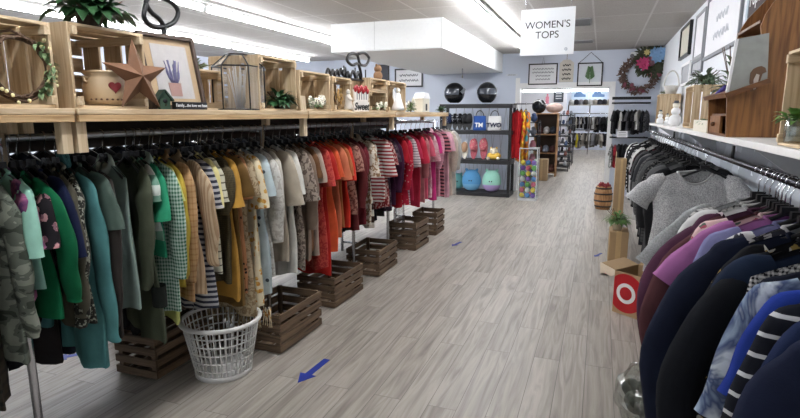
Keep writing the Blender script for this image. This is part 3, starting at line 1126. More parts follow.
# lavender picture leaning on the shelf
yl = yat(170, -1.84)
t = thing('picture_frame', 'framed lavender print leaning on the left shelf behind the birdhouse', 'picture', (-1.79, yl, SZ), (0, -.2, -.12))
W2, H2 = .15, .335
b = MB()
b.span((-.012, -W2, 0), (.012, -W2 + .018, H2)).span((-.012, W2 - .018, 0), (.012, W2, H2)).span((-.012, -W2, 0), (.012, W2, .018)).span((-.012, -W2, H2 - .018), (.014, W2, H2))
b.build('frame', M('frame_dark_wood', (70, 52, 40), .5), t, .002)
MB().span((-.008, -W2 + .018, .018), (-.002, W2 - .018, H2 - .018)).build('mat_board', M('mat_tan', (206, 178, 140), .8), t)
MB().span((-.002, -W2 + .06, .05), (0, W2 - .05, H2 - .045)).build('print_paper', M('print_paper', (206, 202, 200), .8), t)
b = MB()
R = random.Random(5)
for k in range(22):
    x, z = R.uniform(-.035, .045), R.uniform(.15, .215)
    b.tube([(.002, x * .4, .12), (.002, x * .8, z - .02), (.002, x, z + .01)], .0018, 4)
b.build('lavender_sprigs', M('lavender', (120, 118, 158), .8), t)
MB().prism([(-.03, .06), (.03, .06), (.034, .12), (-.034, .12)], (.001, 0, 0), (0, 1, 0), (0, 0, 1), .002).build('printed_pail', M('pail_blush', (190, 150, 140), .8), t)
MB().span((.004, -W2 + .018, .018), (.006, W2 - .018, H2 - .018)).build('glazing', GLS, t)


def curve_tube(mb, pts, r, n=6, seg=7):
    """Catmull-Rom smoothed tube"""
    pts = [Vector(p) for p in pts]
    out = []
    q = [pts[0]] + pts + [pts[-1]]
    for i in range(1, len(q) - 2):
        for k in range(n):
            t = k / n
            a, b2, c, d = q[i - 1], q[i], q[i + 1], q[i + 2]
            out.append(.5 * ((2 * b2) + (c - a) * t + (2 * a - 5 * b2 + 4 * c - d) * t * t + (3 * b2 - a - 3 * c + d) * t ** 3))
    out.append(pts[-1])
    return mb.tube(out, r, seg)


# big black looped script sign behind the lavender picture
X_ = -1.95
t = thing('script_sign', 'large black looped script letter rising behind the lavender picture', 'sign', (X_, yat(160, X_), SZ))
pt = lambda px, py: (0, yat(px, X_, py) - yat(160, X_), P(px, py, 0, X_)[2] - SZ)
curve_tube(MB(), [pt(146, 4), pt(144, 16), pt(150, 25), pt(162, 27), pt(174, 22), pt(178, 12), pt(172, 3), pt(160, -3), pt(152, -5), pt(146, 2), pt(151, 12), pt(160, 20), pt(164, 32), (0, .01, .2), (0, .01, .012)], .0115).build('looped_stroke', BLACKM, t)
MB().span((-.04, -.08, 0), (.04, .09, .012)).build('base', BLACKM, t)

# birdhouse
t = thing('birdhouse', 'small green roofed birdhouse on the shelf edge beside the lavender picture', 'birdhouse', (-1.785, yat(163, -1.78), SZ), (0, 0, -.4))
MB().prism([(-.022, 0), (.022, 0), (.022, .045), (0, .075), (-.022, .045)], (0, 0, 0), (0, 1, 0), (0, 0, 1), .044).build('body', M('birdhouse_body', (58, 84, 66), .7), t)
for sd in (-1, 1):
    MB().bar((0, sd * .036, .036), (0, 0, .082), .062, .006).build('roof_panel', M('birdhouse_roof', (40, 66, 54), .7), t)
o = MB().lathe([(.009, 0), (.009, .003), (0, .003)], seg=12).build('entry_hole', INK, t)
place(o, (.022, 0, .035), (0, PI / 2, 0))
MB().tube([(.02, 0, .018), (.036, 0, .018)], .002, 6).build('perch', BROWNV, t)

# small black family sign
yf = yat(191, -1.77, 105)
t = thing('family_sign', 'narrow black block sign with white lettering on the shelf edge', 'sign', (-1.775, yf, SZ), (0, 0, 0))
MB().span((-.012, -.1, 0), (.012, .1, .034)).build('block', INK, t, .002)
text('lettering', 'Family....the love we have', .0195, WHITE, t, (.0125, 0, .018), (PI / 2, 0, PI / 2), .0008)

# wire and glass cloche (large lantern)
yl = yat(242, -1.88)
t = thing('lantern', 'tall black framed glass lantern with frosty branches on the left shelf', 'lantern', (-1.9, yl, SZ))
hx = []
for k in range(6):
    a = PI / 6 + k * PI / 3
    hx.append((math.cos(a) * .14, math.sin(a) * .14))
BW_ = M('lantern_wire', (30, 30, 32), .4, .4)
b = MB()
for (x, y) in hx:
    b.tube([(x, y, 0), (x, y, .235), (x * .45, y * .45, .3)], .004, 6)
for z, s in ((.004, 1), (.235, 1), (.3, .45)):
    b.tube([(x * s, y * s, z) for x, y in hx], .004, 6, True)
b.build('wire_frame', BW_, t)
g = MB()
for k in range(6):
    (x, y), (x2, y2) = hx[k], hx[(k + 1) % 6]
    g.add([(x, y, .004), (x2, y2, .004), (x2, y2, .235), (x, y, .235), (x2 * .45, y2 * .45, .3), (x * .45, y * .45, .3)], [(0, 1, 2, 3), (3, 2, 4, 5)])
g.build('glass_panes', GLASS('lantern_glass', (.95, .96, .97, 1), .8, .1), t)
MB().lathe([(.11, 0), (.11, .01), (0, .011)], seg=6).build('base', BW_, t)
R = random.Random(21)
b = MB()
for k in range(26):
    a, r = R.uniform(0, 6.28), R.uniform(.01, .075)
    x, y = math.cos(a) * r, math.sin(a) * r
    b.tube([(x * .3, y * .3, .012), (x * .7, y * .7, .13), (x, y, R.uniform(.18, .255))], .0022, 4)
b.build('frosty_branches', M('frosted_twig', (214, 210, 206), .8), t)

R = random.Random(31)
plant('potted_plant', 'dark green leafy plant at the foot of the tall pine crate', (-1.815, yat(281, -1.8), SZ), (.05, .1, .1), 110, .065, .034, DGREEN, 17, pot=(.035, .03, M('pot_dark', (70, 58, 48), .7)), droop=.4)
plant('garland', 'sage green sprig garland lying on top of the crate behind the lantern', (-2.05, yat(205, -1.98), SZ + .212), (.08, .12, .04), 90, .04, .016, SAGE, 19, droop=.3)
o = MB().box((0, 0, .046), (.012, .085, .092)).build('wood_block', PINEV, None, .003)
place(o, (-1.765, yat(303.5, -1.76), SZ), (0, -.08, .15))
tag(o, 'small upright pine block between the dark plant and white flowers', 'block')
plant('flower_bunch', 'white flowers with leaves inside a pine crate', (-1.80, yat(317, -1.8), SZ + .014), (.04, .1, .07), 60, .045, .018, SAGE, 23, flowers=(IVORY, 9, .026), cat='flowers')
plant('dried_flower_bunch', 'bunch of tan dried flowers between two pine crates', (-1.80, yat(339, -1.8) - .03, SZ), (.035, .06, .16), 60, .03, .012, M('dried_tan', (156, 124, 76), .8), 24, flowers=(M('dried_gold', (176, 140, 82), .8), 14, .014), cat='flowers')

# white figure in the crate
t = thing('figurine', 'small white shrouded figurine standing in a pine crate left of the strawberry sign', 'figurine', (-1.79, yat(347, -1.8), SZ + .014))
MB().lathe([(.032, 0), (.034, .01), (.024, .06), (.02, .1), (.008, .115)], seg=16).build('robe', M('stone_white', (214, 208, 196), .7), t)
MB().ball((0, 0, .128), (.016, .016, .02), 12, 8).build('head', M('stone_white', (214, 208, 196), .7), t)
for sd in (-1, 1):
    MB().tube([(0, sd * .018, .1), (.018, sd * .026, .075), (.026, sd * .006, .07)], .006, 6).build('arm', M('stone_white', (214, 208, 196), .7), t)

# script sign on the crates (black cursive word seen from the back)
X_ = -1.86
y0 = yat(350, X_)
zb = SZ + .242
t = thing('script_sign', 'black cursive word sign with tall loop on top of the crates', 'sign', (X_, y0, zb))
pt = lambda px, py: (0, yat(px, X_, py) - y0, P(px, py, 0, X_)[2] - zb)
b = MB()
word = [(326, 75), (328, 69), (331, 75), (333, 70), (335, 76), (337, 70), (339, 75), (341, 69), (343, 75), (345, 68), (346, 77), (348, 72), (350, 78), (353, 71), (356, 79), (358, 72), (361, 80)]
curve_tube(b, [pt(*p) for p in word], .011)
curve_tube(b, [pt(361, 80), pt(361, 74), pt(358, 64), pt(352, 65), pt(347, 60), pt(350, 54), pt(357, 55), pt(360, 64), pt(366, 65), pt(369, 58), pt(364, 53), pt(358, 54)], .012)
b.build('cursive_strokes', BLACKM, t)
zlow = min(v[2] for v in b.v)
b2 = MB().span((-.03, -.22, 0), (.03, .36, .012))
for yy in (-.1, .1, .3):
    b2.tube([(0, yy, .01), (0, yy, .1)], .006, 6)
b2.build('base', BLACKM, t)

# strawberry "Sweet" sign
ys = yat(362, -1.765)
t = thing('strawberry_sign', 'white pail shaped sign with red strawberries lettered Sweet', 'sign', (-1.775, ys, SZ), (0, 0, -.2))
MB().prism([(-.1, 0), (.1, 0), (.1, .07), (.085, .075), (.1, .165), (-.1, .165), (-.085, .075), (-.1, .07)], (0, 0, 0), (0, 1, 0), (0, 0, 1), .014).build('pail_board', M('sign_white', (232, 226, 218), .6), t)
for k in range(9):
    bb = MB().ball((.004, -.08 + .02 * k, .168 + .022 * ((k * 3) % 3) / 2 + .012 * math.sin(k * 2.1)), (.014, .019, .024), 10, 7)
    bb.build('strawberry', M('strawberry_red', (164, 34, 42), .4, 0, .2, 60), t)
for k in range(5):
    MB().box((.008, -.06 + .03 * k, .12), (.004, .006, .06)).build('pail_stave_line', GREYINK, t)
text('lettering', 'Sweet', .078, INK, t, (.008, 0, .036), (PI / 2, 0, PI / 2), .001, shear=.25, bold=.002)

# ornaments beyond
t = thing('figurine', 'brown plush like figurine on top of the stacked small crate', 'figurine', (-1.9, yat(378, -1.9), SZ + .271))
MB().ball((0, 0, .045), (.04, .045, .045), 14, 10).build('body', M('plush_brown', (128, 96, 68), .9, 0, .2, 60, .4), t)
MB().ball((0, 0, .105), (.034, .036, .034), 14, 10).build('head', M('plush_brown', (128, 96, 68), .9), t)
for sd in (-1, 1):
    MB().ball((0, sd * .028, .135), .013, 8, 6).build('ear', M('plush_brown', (128, 96, 68), .9), t)
plant('flower_bunch', 'low cream flowers in front of the low pine crate', (-1.785, yat(381, -1.78), SZ + .014), (.03, .15, .05), 30, .04, .016, SAGE, 27, flowers=(IVORY, 12, .024), cat='flowers')
t = thing('angel_figurine', 'white angel figurine in the farthest pine crate', 'figurine', (-1.79, yat(398, -1.79), SZ + .014))
MB().lathe([(.06, 0), (.055, .03), (.03, .11), (.022, .15), (.01, .16)], seg=18).build('gown', WHITE, t)
MB().ball((0, 0, .18), (.022, .022, .026), 12, 8).build('head', IVORY, t)
for sd in (-1, 1):
    MB().prism([(0, .15), (sd * .07, .19), (sd * .075, .12), (sd * .045, .08), (0, .09)] if sd > 0 else [(0, .09), (sd * .045, .08), (sd * .075, .12), (sd * .07, .19), (0, .15)], (-.022, 0, 0), (0, 1, 0), (0, 0, 1), .008).build('wing', WHITE, t)
plant('flower_bunch', 'greenery with pale flowers beside the farthest pine crate', (-1.79, yat(411, -1.79), SZ), (.03, .1, .13), 60, .05, .02, SAGE, 28, flowers=(IVORY, 6, .025), cat='flowers')
t = thing('house_ornament', 'white house shaped ornament near the far shelf end', 'ornament', (-1.8, yat(422, -1.8), SZ))
MB().span((-.05, -.11, 0), (.05, .11, .14)).build('body', IVORY, t, .002)
MB().prism([(-.125, .14), (.125, .14), (.06, .2), (-.06, .2)], (0, 0, 0), (0, 1, 0), (0, 0, 1), .11).build('roof', WHITE, t)
MB().box((.051, .0, .05), (.004, .05, .07)).build('doorway', INK, t)
t = MB()
for k in range(7):
    R = random.Random(k)
    t.ball((R.uniform(-.05, .05), R.uniform(-.14, .14), .05 + R.uniform(0, .03)), (.06, .09, .05), 10, 7)
o = t.build('cushion', M('silver_cloth', (206, 206, 206), .5, 0, .15, 30))
place(o, (-2.1, 6.1, SZ + .01))
tag(o, 'puffy silver white cushion behind the house ornament', 'cushion')
plant('garland', 'green sprigs trailing over the far end of the left shelf', (-1.80, 6.2, SZ), (.04, .12, .04), 70, .06, .018, DGREEN, 29, droop=.2)

# ------------------------------------------------------------------ floor crates, basket, arrows on the left
DM = (DARKW, DARKWX, DARKWV)
FC = [((-1.98, 2.93), .52, .36, .27, 'dark slatted crate on the floor right of the white laundry basket'),
      ((-2.02, 3.76), .5, .34, .25, 'dark slatted crate on the floor under the red dresses'),
      ((-2.02, 4.62), .48, .34, .26, 'dark slatted crate on the floor under the striped dress'),
      ((-2.0, 5.62), .42, .34, .32, 'brown crate on the floor holding a wire rack'),
      ((-2.0, 6.38), .36, .32, .3, 'farthest brown slatted crate on the floor at the rack end')]
for (x, y), l, d, h, lab in FC:
    crate(lab, (x, y, 0), (d, l, h), DM, (0, 0, rnd.uniform(-.04, .04)), 'dark wooden crates under the left rack', ns=4, ne=4, nb=3, gap=.3, th=.013)
crate('wide dark lattice crate on the floor left of the laundry basket', (-2.43, 2.44, 0), (.3, .62, .27), DM, (0, 0, .02), 'dark wooden crates under the left rack', ns=4, ne=4, nb=5, gap=.36, th=.013)
crate('dark lattice crate at the rear behind the laundry basket', (-2.85, 2.75, 0), (.34, .6, .27), DM, (0, 0, .1), 'dark wooden crates under the left rack', ns=4, ne=3, nb=3, gap=.36, th=.013)
t = thing('wire_rack', 'tall wire rack standing in a brown floor crate', 'rack', (-2.02, 5.62, .015))
for k in range(8):
    MB().tube([(-.1, -.15 + .043 * k, 0), (-.1, -.15 + .043 * k, .42)], .003, 5).build('rod', CHROME, t)
MB().tube([(-.1, -.16, 0), (-.1, -.16, .43), (-.1, .16, .43), (-.1, .16, 0)], .005, 6).build('frame', CHROME, t)

# white laundry basket
bk = P(225, 383, 2, 0)
t = thing('laundry_basket', 'round white plastic laundry basket on the floor beneath the fringed kimono', 'laundry basket', (-2.01, 2.38, 0))
BASK = M('basket_plastic', (214, 212, 208), .4, 0, .04)
b = MB()
NV, rb, rt, hh = 40, .155, .215, .33
for k in range(NV):
    a = 2 * PI * k / NV
    b.tube([(rb * math.cos(a), rb * math.sin(a), .012), (rt * math.cos(a), rt * math.sin(a), hh)], .0042, 5)
for j in range(1, 6):
    r = rb + (rt - rb) * j / 6
    b.tube([(r * math.cos(2 * PI * k / 40), r * math.sin(2 * PI * k / 40), .012 + (hh - .012) * j / 6) for k in range(40)], .0042, 5, True)
b.build('lattice', BASK, t)
MB().shell([(rb + .006, 0), (rb + .009, .03), (rb + .002, .03), (rb - .002, .006)], seg=40).build('base', BASK, t)
MB().tube([((rt + .006) * math.cos(2 * PI * k / 48), (rt + .006) * math.sin(2 * PI * k / 48), hh) for k in range(48)], .013, 8, True).build('rim', BASK, t)

ARW = [(-.16, -.022), (.05, -.022), (.05, -.055), (.16, 0), (.05, .055), (.05, .022), (-.16, .022)]


def arrow(a, b, label, k=1.0):
    a, b = Vector(a), Vector(b)
    d = b - a
    o = MB().prism([(x * k, y * k) for x, y in ARW], (0, 0, .001), (1, 0, 0), (0, 1, 0), .0015).build('floor_arrow', BLUE)
    place(o, ((a.x + b.x) / 2, (a.y + b.y) / 2, 0), (0, 0, math.atan2(d.y, d.x)))
    tag(o, label, 'floor sticker', 'blue tape arrows on the floor')


arrow(P(325, 361, 2, 0), P(300, 381, 2, 0), 'blue tape arrow on the floor nearest the camera, by the laundry basket')
arrow(P(461, 242, 2, 0), P(452, 246, 2, 0), 'small far blue tape arrow on the floor near the rack end', .75)
arrow(P(602, 253, 2, 0), P(594, 257, 2, 0), 'blue tape arrow on the floor at the right by the cardboard', .6)
arrow(P(90, 352, 2, 0), P(60, 358, 2, 0), 'blue tape arrow on the floor under the left garments', .9)

# ------------------------------------------------------------------ right rack
RX, RZ = .60, 1.28
t = thing('clothes_rack', 'black garment rail along the right wall under the white shelf', 'clothes rack', (RX, 0, 0))
MB().tube([(0, .7, RZ), (0, 7.75, RZ)], RAILR, 10).build('rail', M('dark_rail', (60, 60, 64), .25, .8), t)
for y in (.9, 2.95, 5.2, 7.7):
    MB().tube([(0, y, RZ), (0, y, RZ + .07)], .008, 8).build('rail_hanger', BLACKM, t)
RS = 1.385
t = thing('wall_shelf', 'white edged shelf along the right wall holding the oak hutch and crates', 'shelf', (0, 0, 0))
MB().span((RX, .5, RS - .03), (XR, 7.9, RS)).build('board', M('shelf_white', (226, 224, 220), .5, 0, .05), t, .003)
for y in (1.2, 3.0, 5.2, 7.6):
    MB().prism([(0, 0), (.26, 0), (0, -.2)], (XR, y, RS - .031), (-1, 0, 0), (0, 0, 1), .02).build('bracket', M('bracket_white', (204, 206, 210), .5), t)


def facet_mat():
    t = NT('crinkled_paper')
    v = t.n('ShaderNodeTexVoronoi', i_Scale=6.0)
    t.l(t.mapped((1, 1, 1.6)), v.inputs['Vector'])
    sp = t.n('ShaderNodeSeparateColor')
    t.l(v.outputs['Color'], sp.inputs[0])
    t.l(t.ramp(sp.outputs[0], [(0, lin((148, 154, 162))), (.6, lin((170, 176, 184))), (.85, lin((214, 219, 224)))], 'CONSTANT'), t.b.inputs['Base Color'])
    t.b.inputs['Roughness'].default_value = .8
    return t.m


struct('trim_3', MB().span((XR - .006, .5, .85), (XR - .001, 7.9, RS - .031)), facet_mat())

RIGHT = [
    # Y, hem z, sleeve, neck, colour, pattern, c2, c3, sc, kind, label, short, extra
    (7.55, .5, 'S', 'crew', (226, 226, 224), 'solid', None, None, 1, 'blouse', 'white blouse at the far end', 'far white blouse', {}),
    (7.40, .42, 'L', 'v', (24, 24, 27), 'solid', None, None, 1, 'jacket', 'long black jacket', 'long black jacket', {}),
    (7.25, .6, 'S', 'crew', (30, 30, 32), 'solid', None, None, 1, 't-shirt', 'plain black t-shirt', 'plain black t-shirt', {}),
    (7.10, .52, 'L', 'crew', (214, 214, 214), 'hstripe', (34, 34, 36), None, 1, 'sweater', 'black and white banded sweater', 'banded sweater', {}),
    (6.95, .5, 'S', 'v', (36, 36, 38), 'dots', (210, 210, 208), None, 1.5, 'blouse', 'black blouse with white dots', 'white dotted blouse', {}),
    (6.80, .42, 'L', 'crew', (44, 44, 47), 'solid', None, None, 1, 'cardigan', 'soft black knitted cardigan', 'black knitted cardigan', {}),
    (6.60, .46, 'L', 'v', (22, 22, 24), 'solid', None, None, 1, 'blazer', 'black blazer', 'black blazer', {}),
    (6.40, .4, 'S', 'crew', (198, 196, 194), 'print', (40, 40, 42), None, 1, 'blouse', 'black and white mottled blouse', 'mottled blouse', {}),
    (6.20, .35, 'L', 'crew', (204, 204, 202), 'solid', None, None, 1, 'sweater', 'pale silver sweater', 'silver sweater', {}),
    (6.00, .5, 'S', 'crew', (58, 44, 48), 'floral', (130, 60, 70), (90, 90, 92), 1, 'blouse', 'dark blouse with wine red flowers', 'wine flowered blouse', {}),
    (5.80, .34, 'L', 'v', (120, 120, 122), 'heather', (88, 88, 92), None, 1, 'cardigan', 'mid grey marl cardigan', 'grey marl cardigan', {}),
    (5.60, .3, 'S', 'crew', (40, 40, 44), 'solid', None, None, 1, 'tunic', 'charcoal tunic', 'charcoal tunic', {}),
    (5.42, .36, 'L', 'crew', (176, 176, 176), 'solid', None, None, 1, 'sweater', 'light ash grey sweater', 'ash grey sweater', {}),
    (5.25, .32, 'S', 'v', (84, 86, 92), 'solid', None, None, 1, 'dress', 'slate grey dress', 'slate dress', {}),
    (5.08, .36, 'L', 'crew', (142, 142, 142), 'thin', (70, 70, 72), None, 1.3, 'sweater', 'grey fine striped sweater', 'fine striped sweater', {}),
    (4.90, .3, 'L', 'v', (66, 66, 70), 'solid', None, None, 1, 'cardigan', 'dark graphite cardigan', 'graphite cardigan', {}),
    (4.72, .34, 'S', 'crew', (128, 130, 130), 'heather', (104, 106, 108), None, 1, 'tunic', 'grey marl tunic', 'grey marl tunic', {}),
    (4.55, .3, 'S', 'v', (170, 168, 166), 'leopard', (36, 36, 38), None, 1.2, 'dress', 'grey leopard print dress', 'leopard dress', {'slen': .28}),
    (4.38, .28, 'L', 'crew', (112, 114, 116), 'solid', None, None, 1, 'sweater', 'steel grey sweater', 'steel sweater', {'slen': .45}),
    (4.20, .26, 'S', 'crew', (154, 156, 156), 'heather', (120, 122, 124), None, 1, 'dress', 'silvery grey knit dress', 'silvery knit dress', {'slen': .24}),
    (4.02, .4, 'L', 'v', (48, 48, 52), 'solid', None, None, 1, 'cardigan', 'black marl cardigan behind the large grey t-shirt', 'black marl cardigan', {}),
    (3.62, .52, 'S', 'scoop', (226, 226, 226), 'heather', (160, 160, 162), None, 1, 't-shirt', 'large heather grey t-shirt facing the camera', 'heather grey t-shirt', {'hw': .222, 'slen': .16, 'out': 1, 'rz': .06, 'dx': -.05}),
    (2.45, .62, 'S', 'crew', (176, 178, 178), 'heather', (150, 152, 152), None, 1, 't-shirt', 'pale grey t-shirt with rolled sleeve', 'pale grey t-shirt', {'slen': .27, 'out': 1}),
    (2.37, .6, 'S', 'crew', (206, 204, 200), 'plaid', (60, 60, 66), None, 2, 'blouse', 'white blouse with black window check', 'window check blouse', {}),
    (2.30, .6, 'S', 'crew', (226, 226, 224), 'solid', None, None, 1, 't-shirt', 'crisp white t-shirt with paper tag', 'crisp white t-shirt', {'slen': .22, 'tag': 1}),
    (2.23, .55, 'S', 'v', (232, 214, 220), 'print', (60, 36, 50), None, .8, 'blouse', 'pink blouse with black squiggle print', 'black squiggle blouse', {'slen': .2}),
    (2.07, .62, 'S', 'crew', (178, 112, 166), 'solid', None, None, 1, 't-shirt', 'orchid purple t-shirt', 'orchid t-shirt', {'slen': .22, 'out': 1, 'hw': .21}),
    (2.2, .3, 'L', 'crew', (84, 48, 70), 'solid', None, None, 1, 'sweater', 'plum long sleeved sweater', 'plum sweater', {'slen': .6, 'fx': .13, 'hw': .225}),
    (2.16, .25, 'L', 'v', (88, 52, 56), 'solid', None, None, 1, 'cardigan', 'dark maroon cardigan', 'dark maroon cardigan', {'slen': .68, 'fx': .12, 'hw': .225}),
    (2.12, .3, 'S', 'crew', (228, 196, 192), 'floral', (186, 96, 110), (90, 110, 96), 1, 'blouse', 'blush blouse with rose flowers', 'rose flowered blouse', {'slen': .3}),
    (1.97, .6, 'S', 'crew', (140, 140, 184), 'solid', None, None, 1, 't-shirt', 'periwinkle lavender t-shirt', 'periwinkle t-shirt', {'slen': .24}),
    (1.9, .3, 'L', 'crew', (230, 226, 226), 'print', (60, 60, 70), None, .5, 'sweater', 'white sweater with dark lettering like marks', 'marked white sweater', {'slen': .5, 'fx': .02, 'hw': .19}),
    (1.80, .2, 'L', 'v', (26, 32, 52), 'solid', None, None, 1, 'cardigan', 'long midnight navy cardigan', 'midnight cardigan', {'slen': .78, 'hw': .226, 'fx': .1}),
    (1.72, .2, 'L', 'crew', (22, 22, 26), 'floral', (176, 150, 84), (210, 206, 196), 1, 'blouse', 'black blouse with gold and white flowers', 'gold flowered blouse', {'slen': .58, 'fx': .04, 'hw': .2}),
    (1.65, .15, 'L', 'v', (24, 26, 32), 'solid', None, None, 1, 'cardigan', 'black open cardigan with pale neckline', 'pale-necked black cardigan', {'slen': .75, 'fx': .12, 'tc': (200, 200, 196)}),
    (1.58, .1, 'S', 'crew', (28, 40, 62), 'solid', None, None, 1, 'dress', 'dark ink blue dress', 'ink blue dress', {'slen': .3}),
    (1.51, .58, 'N', 'high', (214, 212, 210), 'tweed', (30, 30, 34), None, 1, 'vest', 'black and white tweed vest', 'tweed vest', {'hw': .235}),
    (1.43, .3, 'S', 'v', (18, 22, 36), 'solid', None, None, 1, 'dress', 'navy black dress', 'navy black dress', {'slen': .26, 'hw': .18, 'fx': 0}),
    (1.36, .5, 'S', 'crew', (168, 186, 206), 'tiedye', (70, 84, 120), (206, 214, 222), 1.3, 't-shirt', 'blue and white tie dyed t-shirt', 'blue tie dyed t-shirt', {'slen': .3, 'hw': .218}),
    (1.30, .55, 'S', 'crew', (38, 62, 152), 'solid', None, None, 1, 't-shirt', 'royal blue t-shirt', 'royal blue t-shirt', {'slen': .22, 'hw': .195, 'fx': 0}),
    (1.23, .5, 'S', 'crew', (26, 28, 38), 'thin', (220, 220, 222), None, .85, 't-shirt', 'black t-shirt with white stripes', 'white striped black t-shirt', {'slen': .27}),
    (1.15, .4, 'S', 'v', (32, 44, 78), 'solid', None, None, 1, 'dress', 'deep navy dress nearest the camera', 'deep navy dress', {'slen': .3}),
    (1.08, .4, 'L', 'crew', (30, 36, 60), 'solid', None, None, 1, 'sweater', 'navy sweater in the near corner', 'near navy sweater', {}),
]
prev = None
RIGHT.sort(key=lambda r: -r[0])
for k, (Y, hz, sl, neck, c, pat, c2, c3, sc, kind, lab, short, ex) in enumerate(RIGHT):
    R = random.Random(300 + k)
    label = lab + ' hanging on the right rack'
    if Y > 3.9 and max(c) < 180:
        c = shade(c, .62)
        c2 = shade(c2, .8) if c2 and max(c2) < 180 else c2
    if prev and len((label + ' in front of the ' + prev).split()) <= 16:
        label += ' in front of the ' + prev
    rz = ex.get('rz', R.uniform(.0, .22) if Y > 2.6 else R.uniform(.0, .2))
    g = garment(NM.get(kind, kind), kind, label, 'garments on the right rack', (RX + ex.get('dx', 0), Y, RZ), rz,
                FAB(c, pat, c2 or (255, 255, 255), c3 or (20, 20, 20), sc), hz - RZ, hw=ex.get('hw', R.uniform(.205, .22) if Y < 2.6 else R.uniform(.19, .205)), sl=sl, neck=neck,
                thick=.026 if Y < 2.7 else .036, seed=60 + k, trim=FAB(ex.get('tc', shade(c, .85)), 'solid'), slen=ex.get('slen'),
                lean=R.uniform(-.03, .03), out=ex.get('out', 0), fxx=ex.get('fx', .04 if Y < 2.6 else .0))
    if ex.get('tag'):
        MB().span((-.25, -.04, -.44), (-.21, -.038, -.36)).build('price_tag', WHITE, g)
    put_hanger((RX, Y, RZ), rz, 'black plastic hanger holding the ' + short + ' on the right rack', 'black hangers on the right rack')
    prev = short

# ------------------------------------------------------------------ things on the right shelf
CY = 2.36
ctop = P(785, 52, 1, CY)[2]
ch = ctop - RS
crate('light pine crate nearest the camera on the right shelf, open towards the room', (XR - .02, CY - .19, RS + ch / 2 + .001), (ch, .38, .3), PM, (0, -PI / 2, 0), 'pine crates on the right shelf', ns=3, nb=3, ne=3, gap=.2)
t = thing('potted_plant', 'small green plant in a white jar inside the nearest right crate', 'plant', (.645, 2.27, RS + .016))
MB().shell([(.03, 0), (.034, .02), (.034, .07), (.03, .08), (.03, .086), (.027, .08), (.028, .02)], seg=18).build('jar', GLASS('jar_glass', (.86, .9, .9, 1), 1.5, .1), t)
MB().lathe([(.0, .004), (.026, .004), (.027, .055), (0, .056)], seg=16).build('soil', M('pale_gravel', (196, 198, 192), .9, 0, .3, 90), t)
foliage(MB(), (0, 0, .07), (.05, .05, .04), 44, .045, .026, random.Random(41), .8).build('foliage', M('leaf_bright', (104, 150, 70), .5, 0, .3, 30), t)

# oak hutch
HY = 3.1
hw_ = lambda px, py, Y=HY: (P(px, py, 1, Y)[0], P(px, py, 1, Y)[2])
XB = XR - .004
side = [hw_(726, 137), (XB, RS + .001), (XB, 2.2), (XB - .05, 2.2), hw_(774, 2), hw_(766, 14), hw_(761, 26), hw_(762, 36), hw_(767, 46), hw_(768, 58), hw_(766, 70), hw_(766, 83), hw_(727, 97)]
side[0] = (side[0][0], RS + .001)
x0h = side[0][0]
t = thing('hutch', 'oak hutch with scrolled side panels standing on the right shelf', 'hutch', (0, HY, 0))
for y in (0.009, .5):
    MB().prism(side, (0, y, 0), (1, 0, 0), (0, 0, 1), .018).build('side_panel', OAK, t)
MB().span((XB - .012, .02, RS + .001), (XB, .49, 2.15)).build('back_board', OAK, t)
MB().span((x0h, .02, RS + .001), (XB - .012, .49, RS + .014)).build('bottom_board', OAKY, t)
zl0, zl1 = side[-1][1], side[-2][1]
MB().bar((side[-1][0] - .02, .235, zl0 + .005), (side[-2][0] + .0, .235, zl1 + .009), .61, .022).build('ledge', OAKY, t)
MB().span((x0h + .01, .02, 1.49), (XB - .012, .49, 1.502)).build('shelf_board', OAKY, t)
MB().span((x0h + .002, .2, RS + .014), (x0h + .016, .49, 1.49)).build('drawer_front', OAK, t, .002).name = 'drawer_front'
df = [c for c in t.children if c.name.startswith('drawer_front')][0]
zu = hw_(764, 22)[1]
MB().span((hw_(764, 22)[0] - .012, .02, zu), (XB - .012, .49, zu + .014)).build('upper_shelf', OAKY, t)
MB().ball((x0h - .006, .345, 1.445), .012, 10, 7).build('knob', OAKY, df)

# painted board leaning on the hutch ledge
WBY = HY - .026
q = [hw_(728, 92.5, WBY), hw_(767, 80.5, WBY), hw_(769, 33, WBY), hw_(738, 39, WBY)]
t = thing('painted_board', 'weathered white board with a painted brown horse standing on the hutch ledge', 'picture', (0, WBY, 0))
MB().prism(q, (0, 0, 0), (1, 0, 0), (0, 0, 1), .012).build('board', M('weathered_white', (158, 160, 154), .8, 0, .3, 14), t)
hp = [hw_(*p, WBY) for p in ((750, 92), (749, 82), (750, 73), (753, 69), (757, 67), (761, 66), (765, 68), (766, 72), (762, 74), (760, 80), (758, 86), (755, 90))]
MB().prism(hp, (0, -.0075, 0), (1, 0, 0), (0, 0, 1), .003).build('painted_horse', M('horse_brown', (112, 86, 66), .8), t)
hp = [hw_(*p, WBY) for p in ((753, 90), (753, 80), (756, 74), (759, 75), (757, 84), (755, 89))]
MB().prism(hp, (0, -.0095, 0), (1, 0, 0), (0, 0, 1), .003).build('painted_blaze', M('horse_pale', (206, 196, 186), .8), t)
MB().bar((q[0][0] - .004, -.001, q[0][1]), (q[3][0] - .004, -.001, q[3][1]), .018, .012).build('edge_strip', WHITE, t)

o = MB()
pp = lambda px, py, Y: tuple(P(px, py, 1, Y))
curve_tube(o, [pp(716, 96, 3.45), pp(720, 92, 3.42), pp(726, 87, 3.38)], [.016] * 13 if False else .014, 6, 8)
o = o.build('purple_pouch', M('violet_cloth', (52, 40, 118), .6))
tag(o, 'rolled violet cloth lying at the left end of the hutch ledge', 'cloth')


def yr(px, X=.6, py=120):
    return P(px, py, 0, X)[1]


